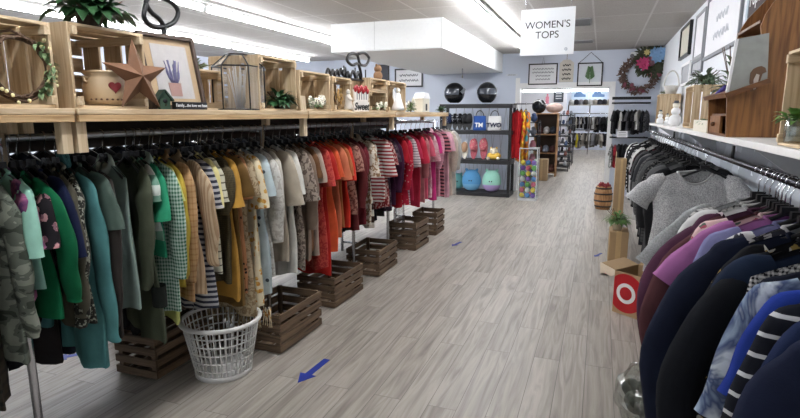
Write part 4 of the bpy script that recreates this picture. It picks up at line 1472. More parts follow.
def rcrate(label, pxa, pxb, pyt, X=.62, depth=.28):
    y0, y1 = yr(pxb, X), yr(pxa, X)
    h = P(pxa, pyt, 0, X)[2] - RS
    return crate(label, (X + depth, (y0 + y1) / 2, RS + h / 2 + .001), (h, y1 - y0, depth), PM, (0, -PI / 2, 0), 'pine crates on the right shelf', ns=3, nb=4, ne=3, gap=.26)


cA0 = yr(658, .66)
crate('pine slatted crate far right shelf beneath the white handled basket', (.90, cA0 + .2, RS + .001 + (P(660, 94, 0, .66)[2] - RS) / 2), (P(660, 94, 0, .66)[2] - RS, .4, .24), PM, (0, -PI / 2, 0), 'pine crates on the right shelf', ns=3, nb=3, ne=4, gap=.2, swap=1)
cB0 = yr(690, .66)
cBz = P(690, 86, 0, .66)[2] - RS
cB1 = cB0 + .42
crate('pine slatted crate with trailing greenery on top, left of the oak hutch', (.92, cB0 + .21, RS + .001 + cBz / 2), (cBz, .42, .26), PM, (0, -PI / 2, 0), 'pine crates on the right shelf', ns=3, nb=3, ne=4, gap=.2, swap=1)
plant('garland', 'silvery green leaf garland on the slatted crate left of the hutch', (.76, (cB0 + cB1) / 2 - .05, RS + cBz + .003), (.09, .26, .13), 150, .08, .03, M('leaf_grey_green', (98, 118, 92), .6, 0, .4, 30), 51, droop=.4)
R = random.Random(52)
plant('leafy_branch', 'long leafy branch standing behind the painted board on the right shelf', (.74, 3.85, RS + .001), (.07, .14, .42), 80, .1, .03, M('leaf_grey_green2', (86, 108, 78), .6, 0, .4, 30), 53, pot=(.07, .2, WHITE), droop=.5)
t = thing('planter', 'small white planter box with green sprigs at the shelf edge', 'planter', (.64, (yr(697, .62) + yr(711, .62)) / 2, RS + .001))
L_ = (yr(697, .62) - yr(711, .62)) / 2
MB().span((-.04, -L_, 0), (.04, L_, .012)).span((-.04, -L_, .012), (-.03, L_, .075)).span((.03, -L_, .012), (.04, L_, .075)).span((-.03, -L_, .012), (.03, -L_ + .01, .075)).span((-.03, L_ - .01, .012), (.03, L_, .075)).build('box', IVORY, t, .002)
MB().span((-.03, -L_ + .01, .012), (.03, L_ - .01, .05)).build('filling', SAGE, t)
foliage(MB(), (0, 0, .045), (.03, L_ * .7, .05), 60, .05, .018, random.Random(54)).build('foliage', SAGE, t)
# statuettes
for (px, X, h, lab) in ((675, .66, .24, 'white snowman like figurine between the two slatted crates'), (660, .63, .16, 'small white figurine in front of the far slatted crate'), (667, .625, .12, 'lowest white figurine beside the far slatted crate')):
    t = thing('figurine', lab, 'figurine', (X, yr(px, X), RS + .001))
    MB().lathe([(h * .16, 0), (h * .24, h * .15), (h * .22, h * .35), (h * .12, h * .45)], seg=16).build('body', WHITE, t)
    MB().ball((0, 0, h * .58), h * .17, 12, 8).build('torso', WHITE, t)
    MB().ball((0, 0, h * .82), h * .13, 12, 8).build('head', IVORY, t)
    MB().lathe([(h * .15, h * .9), (h * .15, h * .92), (h * .09, h * .92), (h * .08, h * 1.0), (0, h * 1.0)], seg=14).build('hat', M('hat_grey', (96, 98, 104), .7), t)
# white handled basket on the far crate
zbk = P(660, 94, 0, .66)[2] + .003
t = thing('basket', 'white wicker basket with tall round handle on the far slatted crate', 'basket', (.79, cA0 + .13, zbk), (0, 0, PI / 2 - .3))
WICK = M('white_wicker', (224, 222, 216), .7, 0, .2, 90, .4)
MB().shell([(.06, 0), (.085, .09), (.09, .1), (.08, .1), (.055, .01)], seg=20).build('bowl', WICK, t)
MB().tube([(0, .085 * math.cos(PI * k / 16), .09 + .19 * math.sin(PI * k / 16)) for k in range(17)], .009, 7).build('handle', WICK, t)
plant('garland', 'green sprigs at the foot of the white handled basket', (.76, cA0 + .3, zbk + .0), (.08, .1, .04), 60, .05, .02, SAGE, 57)

# ------------------------------------------------------------------ right wall pictures
WX = XR - .002


def wall_frame(label, y0, y1, z0, z1, fmat, pmat, bw=.02, group=None, extra=None, th=.02, name='picture_frame', cat='picture'):
    t = thing(name, label, cat, (WX, (y0 + y1) / 2, (z0 + z1) / 2), group=group)
    a, b = (y1 - y0) / 2, (z1 - z0) / 2
    MB().span((-th, -a, -b), (0, -a + bw, b)).span((-th, a - bw, -b), (0, a, b)).span((-th, -a + bw, -b), (0, a - bw, -b + bw)).span((-th, -a + bw, b - bw), (0, a - bw, b)).build('frame', fmat, t)
    MB().span((-th * .5, -a + bw, -b + bw), (-th * .3, a - bw, b - bw)).build('panel', pmat, t)
    if extra:
        extra(t, a, b, -th * .5)
    return t


CREAM = M('cream_print', (206, 202, 186), .8, 0, .15, 14)
PAPERW = M('paper_white', (232, 232, 234), .7, 0, .03, 8)
yA, yB = P(704, 66, 0, WX)[1], P(741, 34, 0, WX)[1]


def faint(t, a, b, x):
    m = M('faint_script', (196, 198, 204), .8)
    script_lines('lettering', m, t, (x - .001, 0, -.04), (0, -1, 0), .7, .3, 2, .004, 1)


wall_frame('large white sign with grey frame and faint script high on the right wall', yB, yA, 2.02, 2.6, M('grey_frame', (128, 130, 134), .6), PAPERW, .03, None, faint)
y0, y1 = P(692, 40, 0, WX)[1], P(681, 60, 0, WX)[1]
wall_frame('tall black framed cream print highest on the right wall by the blue wreath', y0, y1, P(682, 60, 0, WX)[2], 2.58, BLACKM, CREAM, .03, th=.035)
y0, y1 = P(703, 60, 0, WX)[1], P(696, 40, 0, WX)[1]
wall_frame('narrow grey framed print between the black frame and the large white sign', y0, y1, 2.08, 2.56, M('grey_frame2', (150, 152, 154), .6), PAPERW, .03)
wall_frame('small grey picture low on the right wall behind the garland', P(703, 68, 0, WX)[1], P(693, 68, 0, WX)[1], P(697, 74, 0, WX)[2], P(697, 60, 0, WX)[2], M('grey_frame', (128, 130, 134), .6), M('grey_print', (176, 178, 182), .8), .03)
wall_frame('pale framed print low on the right wall above the white basket', P(691, 70, 0, WX)[1], P(683, 70, 0, WX)[1], P(687, 85, 0, WX)[2], P(687, 63, 0, WX)[2], M('white_paint', (236, 236, 234), .5), M('grey_print', (176, 178, 182), .8), .03)
yP0, yP1 = P(785, 10, 0, WX)[1], P(752, 10, 0, WX)[1]
t = thing('wooden_sign', 'dark brown sign lettered Popcorn on the right wall above the hutch', 'sign', (WX, (yP0 + yP1) / 2, 0))
a = (yP1 - yP0) / 2
zp0 = P(752, 26, 0, WX)[2]
MB().span((-.02, -a, zp0), (0, a, zp0 + .3)).build('board', M('sign_brown', (66, 52, 50), .7), t, .002)
text('lettering', 'Popcorn', .135, PAPERW, t, (-.021, a - .02, zp0 + .17), (PI / 2, 0, -PI / 2), .001, 'LEFT')
o = MB().span((-.02, -.03, -.25), (0, .03, .25)).build('wall_plank', M('weathered_blue', (168, 180, 190), .8, 0, .2, 20))
place(o, (WX, yP1 + .05, zp0 + .23))
tag(o, 'narrow weathered pale blue plank on the wall beside the brown sign', 'plank')

# ------------------------------------------------------------------ right floor: boxes, plants, bag
t = thing('cardboard_box', 'open cardboard box with a red and white bullseye on the floor', 'box', (0, 0, 0))
A, B = P(612, 311, 2, 0), P(661, 328, 2, 0)
A.z = B.z = 0
ux = (B - A).normalized()
uy = Vector((-ux.y, ux.x, 0))
Wd, Dp = (B - A).length, .3
Ht = P(614, 270, 1, A.y)[2]
q = Matrix((ux, uy, Vector((0, 0, 1)))).transposed()
place(t, A, (0, 0, math.atan2(ux.y, ux.x)))
MB().span((0, 0, 0), (Wd, .005, Ht)).build('front_panel', CARD, t)
MB().span((0, Dp - .005, 0), (Wd, Dp, Ht)).build('rear_panel', CARD, t)
for x in (0, Wd - .005):
    MB().span((x, .005, 0), (x + .005, Dp - .005, Ht)).build('side_panel', CARD, t)
MB().span((.005, .005, 0), (Wd - .005, Dp - .005, .005)).build('bottom_panel', CARD, t)
MB().bar((.0, Dp / 2, Ht), (-.12, Dp / 2, Ht + .03), Dp * .95, .004).build('flap', CARD, t)
MB().bar((Wd / 2, Dp, Ht), (Wd / 2, Dp + .09, Ht + .04), Wd * .95, .004).build('flap', CARD, t)
cx, cz, rr = .105, Ht * .52, .15


def disc(mb, r, y):
    pts = [(min(max(cx + r * math.cos(2 * PI * k / 60), .0015), Wd), min(max(cz + r * math.sin(2 * PI * k / 60), .001), Ht - .001)) for k in range(60)]
    return mb.prism(pts, (0, y, 0), (1, 0, 0), (0, 0, 1), .001)


for r, mat, nm, y in ((rr, M('bullseye_red', (184, 24, 34), .5), 'red_disc', -.001), (.078, WHITE, 'white_ring', -.002), (.05, M('bullseye_red', (184, 24, 34), .5), 'red_centre', -.003)):
    disc(MB(), r, y).build(nm, mat, t)

t = thing('cardboard_box', 'tall narrow tan carton standing upright beside the right rack end', 'box', (.235, 6.5, 0))
zt = P(614, 158, 1, 6.5)[2]
MB().span((-.055, -.1, 0), (.055, .1, zt)).build('carton', CARD, t, .003)
MB().span((-.054, -.099, zt), (-.05, .099, zt + .07)).build('flap', CARD, t)
MB().span((-.004, -.101, .02), (.02, -.1, zt)).build('packing_tape', M('tape_tan', (200, 170, 124), .4), t)
t = thing('cardboard_box', 'small plain cardboard box on the floor below the ivy', 'box', (.235, 5.75, 0))
zt = P(614, 232, 1, 5.6)[2]
MB().span((-.09, -.13, 0), (.09, .13, zt)).build('carton', CARD, t, .004)
MB().span((-.025, -.131, .001), (.025, -.13, zt)).span((-.025, -.131, zt), (.025, .13, zt + .001)).build('packing_tape', M('tape_tan', (200, 170, 124), .4), t)
plant('potted_ivy', 'trailing green ivy in a pale pot on the small cardboard box', (.22, 5.72, zt + .002), (.11, .11, .17), 110, .06, .035, M('ivy_green', (96, 132, 72), .5, 0, .4, 30), 61, pot=(.055, .07, IVORY), droop=.7)
pa, pb = P(600, 272, 2, 0), P(622, 262, 2, 0)
b = MB()
nx, ny = 10, 8
vs = [(pa.x + .26 * i / nx, pa.y - .1 + .4 * j / ny, .012 + .012 * math.sin(i * 1.3 + j) * math.cos(j * .9)) for j in range(ny + 1) for i in range(nx + 1)]
b.add(vs, [(j * (nx + 1) + i, j * (nx + 1) + i + 1, (j + 1) * (nx + 1) + i + 1, (j + 1) * (nx + 1) + i) for j in range(ny) for i in range(nx)], True)
o = b.build('packing_paper', M('kraft_paper', (206, 190, 166), .8, 0, .06, 12))
tag(o, 'crumpled sheet of tan packing paper on the floor behind the bullseye box', 'paper')

# plastic bag
R = random.Random(71)
c0 = P(642, 396, 0, .27)
t = MB()
vs, fs = [], []
NS, NR = 22, 14
for i in range(NR + 1):
    th = PI * i / NR
    for k in range(NS):
        a = 2 * PI * k / NS
        r = 1 + R.uniform(-.16, .16)
        vs.append((.12 * r * math.sin(th) * math.cos(a), 17/100 * r * math.sin(th) * math.sin(a), max(.002, .14 + .14 * r * math.cos(th))))
for i in range(NR):
    for k in range(NS):
        k2 = (k + 1) % NS
        fs.append((i * NS + k, (i + 1) * NS + k, (i + 1) * NS + k2, i * NS + k2))
t.add(vs, fs)
root = thing('plastic_bag', 'crumpled clear plastic bag on the floor under the navy cardigan', 'bag', (.27, c0.y, 0))
t.build('film', PLASTIC_FILM, root)
b = MB()
for k in range(9):
    b.ball((R.uniform(-.06, .06), R.uniform(-.1, .1), .07 + R.uniform(0, .07)), (.05, .06, .045), 10, 7)
b.build('contents', M('dark_green_cloth', (62, 66, 56), .8, 0, .4, 20), root)

# barrel planter with red flowers
bp = P(602, 207, 2, 0)
t = thing('barrel', 'small wooden barrel with dark hoops on the floor beyond the right rack', 'barrel', (.1, 9.0, 0))
BAR = WOOD('barrel_wood', (186, 140, 92), (138, 96, 58), 2)
MB().shell([(.105, 0), (.13, .1), (.137, .19), (.13, .28), (.11, .37), (.098, .37), (.1, .33)], seg=24).build('staves', BAR, t)
sv = [c for c in t.children][0]
for z, r in ((.05, .12), (.14, .1355), (.25, .1355), (.34, .119)):
    MB().lathe([(r + .001, z - .012), (r + .005, z - .012), (r + .005, z + .012), (r + .001, z + .012)], seg=24).build('hoop', M('hoop_iron', (66, 56, 50), .5, .5), sv)
plant('flower_bunch', 'dense dark red flowers filling the small wooden barrel', (.1, 9.0, .332), (.1, .1, .06), 16, .04, .02, DGREEN, 73, flowers=(M('flower_red', (130, 34, 40), .7), 40, .042), cat='flowers')

# ------------------------------------------------------------------ back wall
SY0, SY1 = 9.62, 10.1
sxa, sxb = P(441, 130, 1, SY0)[0], P(510, 130, 1, SY0)[0]
zs = [P(475, y, 1, SY0)[2] for y in (104, 130.5, 160, 192)]
t = thing('shelving_unit', 'black four tier shelving unit against the back wall holding helmets and plush toys', 'shelving', (0, 0, 0))
for (x, y) in ((sxa, SY0), (sxb, SY0), (sxa, SY1), (sxb, SY1)):
    MB().span((x - .025, y - (.0 if y == SY0 else .05), 0), (x + .025, y + (.05 if y == SY0 else 0), zs[0] - .071)).build('post', BLACK, t)
for z in zs:
    MB().span((sxa - .03, SY0 - .01, z - .07), (sxb + .03, SY1 + .01, z)).build('shelf_board', M('shelf_black', (34, 34, 36), .5), t, .004)
b = MB()
for k in range(8):
    x = sxa + (sxb - sxa) * k / 8
    b.bar((x, SY1 + .012, zs[3]), (x + (sxb - sxa) / 8, SY1 + .012, zs[0] - .05), .004, .006)
    b.bar((x + (sxb - sxa) / 8, SY1 + .012, zs[3]), (x, SY1 + .012, zs[0] - .05), .004, .006)
b.build('back_lattice', M('lattice_grey', (150, 152, 156), .5), t)
sx = lambda px, Y=SY0 + .2: P(px, 120, 1, Y)[0]


def helmet(label, x, face, seed):
    t = thing('helmet', label, 'helmet', (x, SY0 + .22, zs[0] + .001), (0, 0, face))
    t.scale = (1.45, 1.3, 1.5)
    HB = M('helmet_gloss_black', (26, 27, 30), .12, 0, .1)
    vs, fs = [], []
    N, Rr = 24, 14
    m = MB()
    for i in range(Rr + 1):
        th = PI * .86 * i / Rr
        for k in range(N):
            a = 2 * PI * k / N
            ex = 1.15 if math.sin(a) < 0 else 1.0
            vs.append((.125 * math.sin(th) * math.cos(a), .145 * ex * math.sin(th) * math.sin(a), .135 + .13 * math.cos(th)))
    for i in range(Rr):
        for k in range(N):
            k2 = (k + 1) % N
            am = 2 * PI * (k + .5) / N
            th = PI * .86 * (i + .5) / Rr
            if math.sin(am) < -.35 and .36 * PI < th < .56 * PI:
                continue
            fs.append((i * N + k, (i + 1) * N + k, (i + 1) * N + k2, i * N + k2))
    m.add(vs, fs, True)
    m.build('shell', HB, t)
    v2 = [(.122 * math.sin(th) * math.cos(a), .144 * 1.15 * math.sin(th) * math.sin(a), .135 + .128 * math.cos(th)) for th in (PI * .35, PI * .45, PI * .57) for a in [-PI + .3 + (PI - .6) * k / 14 for k in range(15)]]
    MB().add(v2, [(i * 15 + k, i * 15 + k + 1, (i + 1) * 15 + k + 1, (i + 1) * 15 + k) for i in range(2) for k in range(14)], True).build('visor', M('visor_smoke', (74, 78, 86), .08), t)
    b = MB()
    for sd in (-1, 1):
        b.prism([(-.05, 0), (.03, .05), (.06, .03), (.0, -.03)], (sd * .124, .02, .15), (0, 1, 0), (0, 0, 1), .006)
    b.build('side_graphic', M('helmet_silver', (150, 154, 160), .3, .4), t)
    return t


helmet('glossy black motorcycle helmet on the left of the top shelf', sx(454), -.5, 1)
helmet('glossy black motorcycle helmet on the right of the top shelf', sx(486), .25, 2)

# second shelf: slippers and pouches
def slipper(label, x, y, z, mat, mat2, L=.26, stand=True, group=None, lean=.22):
    t = thing('slipper', label, 'slipper', (x, y, z + .0035), (0, 0, 0), group)
    r = Matrix.Rotation(-lean, 3, 'X')
    sole = [(.045 * L / .26 * math.cos(a) * (1 - .2 * math.sin(a) * -1 * .5), L / 2 + L / 2 * math.sin(a)) for a in [2 * PI * k / 24 for k in range(24)]]
    MB().prism(sole, (0, .03, 0), (1, 0, 0), (0, .2, 1), .02).build('sole', mat2, t)
    u = MB().ball((0, .0, L * .68), (.05 * L / .26, .045, L * .3), 14, 9)
    u.build('upper', mat, t)
    return t


NAVYF = FAB((44, 56, 92), 'dots', (200, 206, 214), (20, 20, 20), 1.6)
BWF = FAB((30, 30, 34), 'floral', (210, 210, 214), (120, 124, 134), 1.2)
for k, (px, m, d) in enumerate(((443, NAVYF, 'navy dotted'), (449, NAVYF, 'navy dotted'), (454.5, BWF, 'black and white patterned'), (459.5, BWF, 'black and white patterned'), (464.5, M('slipper_black', (30, 30, 34), .8), 'plain black'), (469, M('slipper_black', (30, 30, 34), .8), 'plain black'))):
    slipper('%s slipper, %s of its pair, standing on the second shelf' % (d, 'left' if k % 2 == 0 else 'right'), sx(px, SY0 + .1), SY0 + .09, zs[1], m, BLACK, .31, group='slippers on the second shelf')


def bag(label, px, z, w, h, mat, txt=None, tmat=None):
    t = thing('tote_pouch', label, 'bag', (sx(px, SY0 + .1), SY0 + .12, z + .001))
    vs, fs = [], []
    m = MB()
    N = 20
    for i in range(9):
        v = i / 8
        for k in range(N):
            a = 2 * PI * k / N
            c_, s_ = math.cos(a), math.sin(a)
            T = .07 * (1 - .75 * v)
            vs.append((w / 2 * (abs(c_) ** .5) * (1 if c_ > 0 else -1) * (1 - .05 * v), T * s_, h * v))
    for i in range(8):
        for k in range(N):
            fs.append((i * N + k, i * N + (k + 1) % N, (i + 1) * N + (k + 1) % N, (i + 1) * N + k))
    fs.append(tuple(range(N - 1, -1, -1)))
    m.add(vs, fs, True).build('body', mat, t)
    MB().tube([(w * .3 * math.cos(PI * k / 12), 0, h - .005 + .1 * math.sin(PI * k / 12)) for k in range(13)], .007, 6).build('handle', BLACK, t)
    if txt:
        text('lettering', txt, h * .42, tmat, t, (0, -.068, h * .36), (PI / 2 + .22 * -1, 0, 0), .004, bold=.004)
    return t


bag('blue canvas pouch with white letters on the second shelf', 479.5, zs[1], .24, .26, M('pouch_blue', (40, 84, 160), .8, 0, .15, 40), 'TM', WHITE)
bag('white canvas pouch lettered TWO on the second shelf', 494.5, zs[1], .25, .26, M('pouch_white', (222, 222, 220), .8, 0, .1, 40), 'TWO', M('ink_navy', (32, 38, 70), .7))
# third shelf
slipper('tan suede slipper left on the third shelf', sx(459, SY0 + .1), SY0 + .09, zs[2], M('suede_tan', (186, 150, 122), .9), IVORY, .33, group='slippers on the third shelf')
slipper('second tan suede slipper on the third shelf, right of the first', sx(465, SY0 + .1), SY0 + .09, zs[2], M('suede_tan', (186, 150, 122), .9), IVORY, .33, group='slippers on the third shelf')
PINKT = FAB((226, 136, 140), 'tiedye', (206, 96, 116), (236, 190, 176), 2)
slipper('coral pink tie dyed slipper, left of the pink pair', sx(474, SY0 + .1), SY0 + .09, zs[2], PINKT, PINKT, .39, group='slippers on the third shelf')
slipper('coral pink tie dyed slipper, right of the pink pair', sx(484, SY0 + .1), SY0 + .09, zs[2], PINKT, PINKT, .4, group='slippers on the third shelf')


def plush(label, px, z, w, h, m1, m2, ears=True, y=SY0 + .17):
    t = thing('plush_toy', label, 'plush toy', (sx(px, y), y, z + .001))
    N, Rr = 28, 18
    vs, fs1, fs2 = [], [], []
    for i in range(Rr + 1):
        th = PI * i / Rr
        for k in range(N):
            a = 2 * PI * k / N
            s_ = math.sin(th) ** .75
            zz = h * .5 + h * .5 * math.cos(th)
            wd = 1 - .12 * (zz / h)
            vs.append((w / 2 * s_ * math.cos(a) * wd, w * .33 * s_ * math.sin(a) * wd, zz))
    for i in range(Rr):
        for k in range(N):
            k2 = (k + 1) % N
            (fs1 if i < Rr * .58 else fs2).append((i * N + k, (i + 1) * N + k, (i + 1) * N + k2, i * N + k2))
    k1 = max(max(f) for f in fs1) + 1
    MB().add(vs[:k1], fs1, True).build('body', m1, t)
    bd = t.children[0]
    k0 = min(min(f) for f in fs2)
    MB().add(vs[k0:], [tuple(i - k0 for i in f) for f in fs2], True).build('belly', m2, t)
    for sd in (-1, 1):
        MB().ball((sd * w * .055, -w * .315, h * .5), (.011, .006, .014), 10, 6).build('eye', INK, bd)
        MB().ball((sd * w * .25, 0, h * .97), (w * .075, w * .05, h * .09), 10, 7, Matrix.Rotation(sd * .5, 3, 'Y')).build('ear', m1, t)
    MB().ball((0, -w * .325, h * .45), (.012, .006, .007), 8, 5).build('snout', m2, bd)
    return t


plush('round sky blue plush toy on the bottom shelf', 473, zs[3], .38, .4, M('plush_blue', (92, 158, 208), .95, 0, .06, 60), M('plush_blue_pale', (122, 180, 218), .95, 0, .06, 60))
plush('round plush toy, mint above and lilac below, on the bottom shelf', 493.5, zs[3], .37, .4, M('plush_mint', (156, 214, 196), .95, 0, .06, 60), M('plush_lilac', (188, 164, 214), .95, 0, .06, 60))
plush('teal plush toy behind the sky blue one at the left of the bottom shelf', 459, zs[3], .26, .3, M('plush_teal', (110, 178, 178), .95, 0, .06, 60), M('plush_teal', (110, 178, 178), .95), y=SY0 + .34)
t = thing('plush_toy', 'yellow and white plush toy at the right of the third shelf', 'plush toy', (sx(495.5), SY0 + .15, zs[2] + .001))
YP = M('plush_yellow', (226, 186, 84), .95, 0, .1, 60)
MB().ball((0, 0, .075), (.13, .1, .075), 16, 10).build('body', YP, t)
MB().ball((.0, -.03, .16), (.075, .07, .065), 14, 9).build('head', M('plush_cream', (230, 220, 196), .95), t)
for sd in (-1, 1):
    MB().ball((sd * .05, -.02, .215), (.02, .015, .025), 8, 6).build('ear', YP, t)
    MB().ball((sd * .024, -.095, .17), .007, 8, 5).build('eye', INK, t)
    MB().ball((sd * .09, -.07, .03), (.035, .05, .03), 8, 6).build('paw', M('plush_cream', (230, 220, 196), .95), t)

# bright jackets hanging on the unit's side
xh = sxb + .16
t = thing('wall_hook_rail', 'short black hanging arm on the right side of the black shelving unit', 'hook', (0, 0, 0))
zr = P(512, 104, 1, SY0 + .1)[2]
MB().tube([(sxb + .03, SY0 + .1, zr), (sxb + .42, SY0 + .1, zr)], .009, 8).build('arm', BLACKM, t)
for (dx, c, pat, c2, c3, lab, hemz, short) in ((.1, (168, 22, 28), 'solid', None, None, 'bright red jacket hanging on the side of the black shelving unit', .72, 'bright red jacket'),
                                       (.17, (232, 120, 34), 'tiedye', (240, 200, 60), (206, 40, 40), 'orange and yellow flame coloured shirt beside the red jacket', .66, 'flame coloured shirt'),
                                       (.25, (236, 206, 70), 'tiedye', (226, 110, 40), (60, 150, 160), 'yellow shirt with teal edge outermost on the shelving unit side', .68, 'yellow shirt')):
    g = garment('jacket' if dx == .1 else 'shirt', 'jacket' if dx == .1 else 'shirt', lab, 'bright clothes on the shelving unit side', (sxb + dx, SY0 + .1, zr), PI / 2 + .5, FAB(c, pat, c2 or (255, 255, 255), c3 or (20, 20, 20), .8), hemz - zr, sl='L', hw=.18, seed=int(dx * 100), trim=FAB(shade(c, .9)), slen=.5)
    put_hanger((sxb + dx, SY0 + .1, zr), PI / 2 + .5, 'black hanger holding the ' + short + ' by the shelving unit', 'black hangers by the shelving unit')

# clear bin of coloured balls
bx = P(528, 199, 2, 0)
t = thing('clear_bin', 'tall clear bin of coloured balls beside the doorway', 'bin', (bx.x, 9.55, 0))
zb = P(528, 149, 1, 9.4)[2]
hw2 = .15
g = MB()
for sd in (-1, 1):
    g.span((sd * hw2 - .003, -hw2, .04), (sd * hw2 + .003, hw2, zb)).span((-hw2, sd * hw2 - .003, .04), (hw2, sd * hw2 + .003, zb))
g.build('clear_wall', GLASS('bin_glass', (.95, .97, .97, 1), .4), t)
MB().span((-hw2 - .01, -hw2 - .01, 0), (hw2 + .01, hw2 + .01, .04)).build('base', M('bin_base', (196, 198, 200), .4), t)
b = MB()
for sd in (-1, 1):
    b.span((-hw2 - .008, sd * hw2 - .008, zb), (hw2 + .008, sd * hw2 + .008, zb + .015)).span((sd * hw2 - .008, -hw2 - .008, zb), (sd * hw2 + .008, hw2 + .008, zb + .015))
for sx_ in (-1, 1):
    for sy_ in (-1, 1):
        b.span((sx_ * hw2 - .006, sy_ * hw2 - .006, .04), (sx_ * hw2 + .006, sy_ * hw2 + .006, zb))
b.build('edge_frame', M('bin_edge', (206, 208, 210), .3), t)
R = random.Random(81)
BC = [((226, 200, 70), 'yellow'), ((130, 90, 180), 'purple'), ((110, 180, 90), 'green'), ((226, 226, 222), 'white'), ((70, 130, 190), 'blue'), ((210, 90, 120), 'pink')]
base_ball = None
n = 0
for j in range(7):
    for ix in range(3):
        for iy in range(3):
            if iy == 1 and ix == 1:
                continue
            c, nm = BC[(n * 7 + j * 3 + ix) % 6]
            n += 1
            key = MB().ball((0, 0, 0), .045, 12, 8) if base_ball is None else None
            if base_ball is None:
                base_ball = key.build('ball', M('ball_' + nm, c, .5))
                o = base_ball
            else:
                o = base_ball.copy()
                C.objects.link(o)
            o.material_slots[0].link = 'OBJECT'
            o.material_slots[0].material = M('ball_' + nm, c, .5)
            place(o, (bx.x - .096 + .096 * ix + R.uniform(-.005, .005), 9.55 - .096 + .096 * iy + R.uniform(-.005, .005), .088 + j * .096))
            tag(o, 'small %s ball inside the tall clear bin' % nm, 'ball', '%s balls in the clear bin' % nm)

# framed signs on the back wall
WY = BW - .002


def back_frame(label, pts, th, fm, pm, bw, name='wall_sign', cat='sign'):
    (xa, ya, xb, yb) = pts
    a, b = P(xa, ya, 1, WY), P(xb, yb, 1, WY)
    t = thing(name, label, cat, ((a.x + b.x) / 2, WY, (a.z + b.z) / 2))
    w, h = (b.x - a.x) / 2, (a.z - b.z) / 2
    MB().span((-w, -th, -h), (-w + bw, 0, h)).span((w - bw, -th, -h), (w, 0, h)).span((-w + bw, -th, -h), (w - bw, 0, -h + bw)).span((-w + bw, -th, h - bw), (w - bw, 0, h)).build('frame', fm, t)
    MB().span((-w + bw, -th * .5, -h + bw), (w - bw, -th * .4, h - bw)).build('panel', pm, t)
    return t, w, h, -th * .5


t, w, h, yy = back_frame('black framed white text sign on the back wall, leftmost of three', (529, 64, 557, 84.5), .025, BLACKM, PAPERW, .022)
script_lines('lettering', GREYINK, t, (0, yy - .002, 0), (1, 0, 0), w * 1.5, h * 1.3, 4, .0045, 2)
MB().tube([(-.02, -.004, h), (0, -.004, h + .12), (.02, -.004, h)], .003, 5).build('hanging_cord', BLACKM, t)
a, b2 = P(560, 60, 1, WY), P(573, 82, 1, WY)
w, h = (b2.x - a.x) / 2, (a.z - b2.z) / 2
t = thing('wall_sign', 'white tag shaped sign with black script, middle of three on the back wall', 'sign', ((a.x + b2.x) / 2, WY - .011, (a.z + b2.z) / 2))
MB().prism([(-w, -h), (w, -h), (w, h * .7), (w * .45, h), (-w * .45, h), (-w, h * .7)], (0, 0, 0), (1, 0, 0), (0, 0, 1), .018).build('tag_board', M('tag_whitewash', (206, 200, 190), .8, 0, .1, 20), t)
script_lines('lettering', INK, t, (0, -.011, -.02), (1, 0, 0), w * 1.5, h * 1.6, 4, .007, 3)
MB().tube([(0, 0, h), (0, 0, h + .1)], .004, 5).build('hanging_cord', M('cord_tan', (150, 130, 104), .8), t)
t, w, h, yy = back_frame('black framed clear panel with a green fern hanging on a chain', (578, 63, 602, 86), .025, BLACKM, M('pressed_paper', (214, 218, 224), .5, 0, .04), .022, 'botanical_frame', 'picture')
f = MB()
f.tube([(0, yy - .006, -h * .75), (0, yy - .006, h * .6)], .005, 5)
for k in range(9):
    z = -h * .45 + k * h * .12
    for sd in (-1, 1):
        f.leaf((0, yy - .007, z), (sd * 1, -.05, .9), .12 * (1 - k * .06), .03, Vector((0, -1, 0)), .05)
f.build('fern', M('fern_green', (86, 116, 78), .7, 0, .3, 30), t)
MB().tube([(-w * .9, -.01, h), (0, -.01, h + .18), (w * .9, -.01, h)], .005, 5).build('hanging_chain', BLACKM, t)
a = P(518, 81, 1, WY)
o = MB().box((0, -.012, 0), (.08, .024, .11)).box((0, -.026, .02), (.05, .006, .03)).build('thermostat', WHITE, None, .003)
place(o, (a.x, WY, a.z))
tag(o, 'small white thermostat box on the back wall left of the doorway', 'thermostat')
a = P(512, 75, 1, WY)
t = thing('wall_sticker', 'thin strip of small dark lettering on the back wall above the thermostat', 'sticker', (a.x, WY, a.z))
MB().box((0, -.0005, 0), (.22, .001, .035)).build('strip', M('wall_paint_strip', (214, 218, 226), .8), t)
script_lines('lettering', GREYINK, t, (0, -.002, 0), (1, 0, 0), .2, .024, 1, .003, 4)
# dark picture and white sign seen above the left shelf
t, w, h, yy = back_frame('dark picture on the back wall above the left shelf', (377, 65, 389.5, 88), .025, BLACKM, M('dark_print', (60, 62, 70), .6, 0, .5, 9), .02, 'picture_frame', 'picture')
t, w, h, yy = back_frame('white poster with dark edges on the back wall below the soffit', (395, 69, 423, 87), .02, M('poster_edge', (60, 62, 66), .6), PAPERW, .03, 'poster', 'poster')
script_lines('lettering', GREYINK, t, (0, yy - .002, .0), (1, 0, 0), w * 1.5, h * 1.1, 2, .008, 5)
# emergency light
a = P(635, 55, 1, WY)
t = thing('emergency_light', 'small white twin lamp emergency light high on the back wall', 'emergency light', (a.x, WY, a.z))
MB().box((0, -.03, 0), (.14, .06, .09)).build('housing', WHITE, t, .004)
for sd in (-1, 1):
    lh = MB().lathe([(.0, -.01), (.03, 0), (.034, .03), (.03, .032), (0, .025)], seg=14).build('lamp_head', M('lamp_grey', (120, 122, 126), .3), t)
    place(lh, (sd * .05, -.06, -.02), (PI / 2, 0, 0))


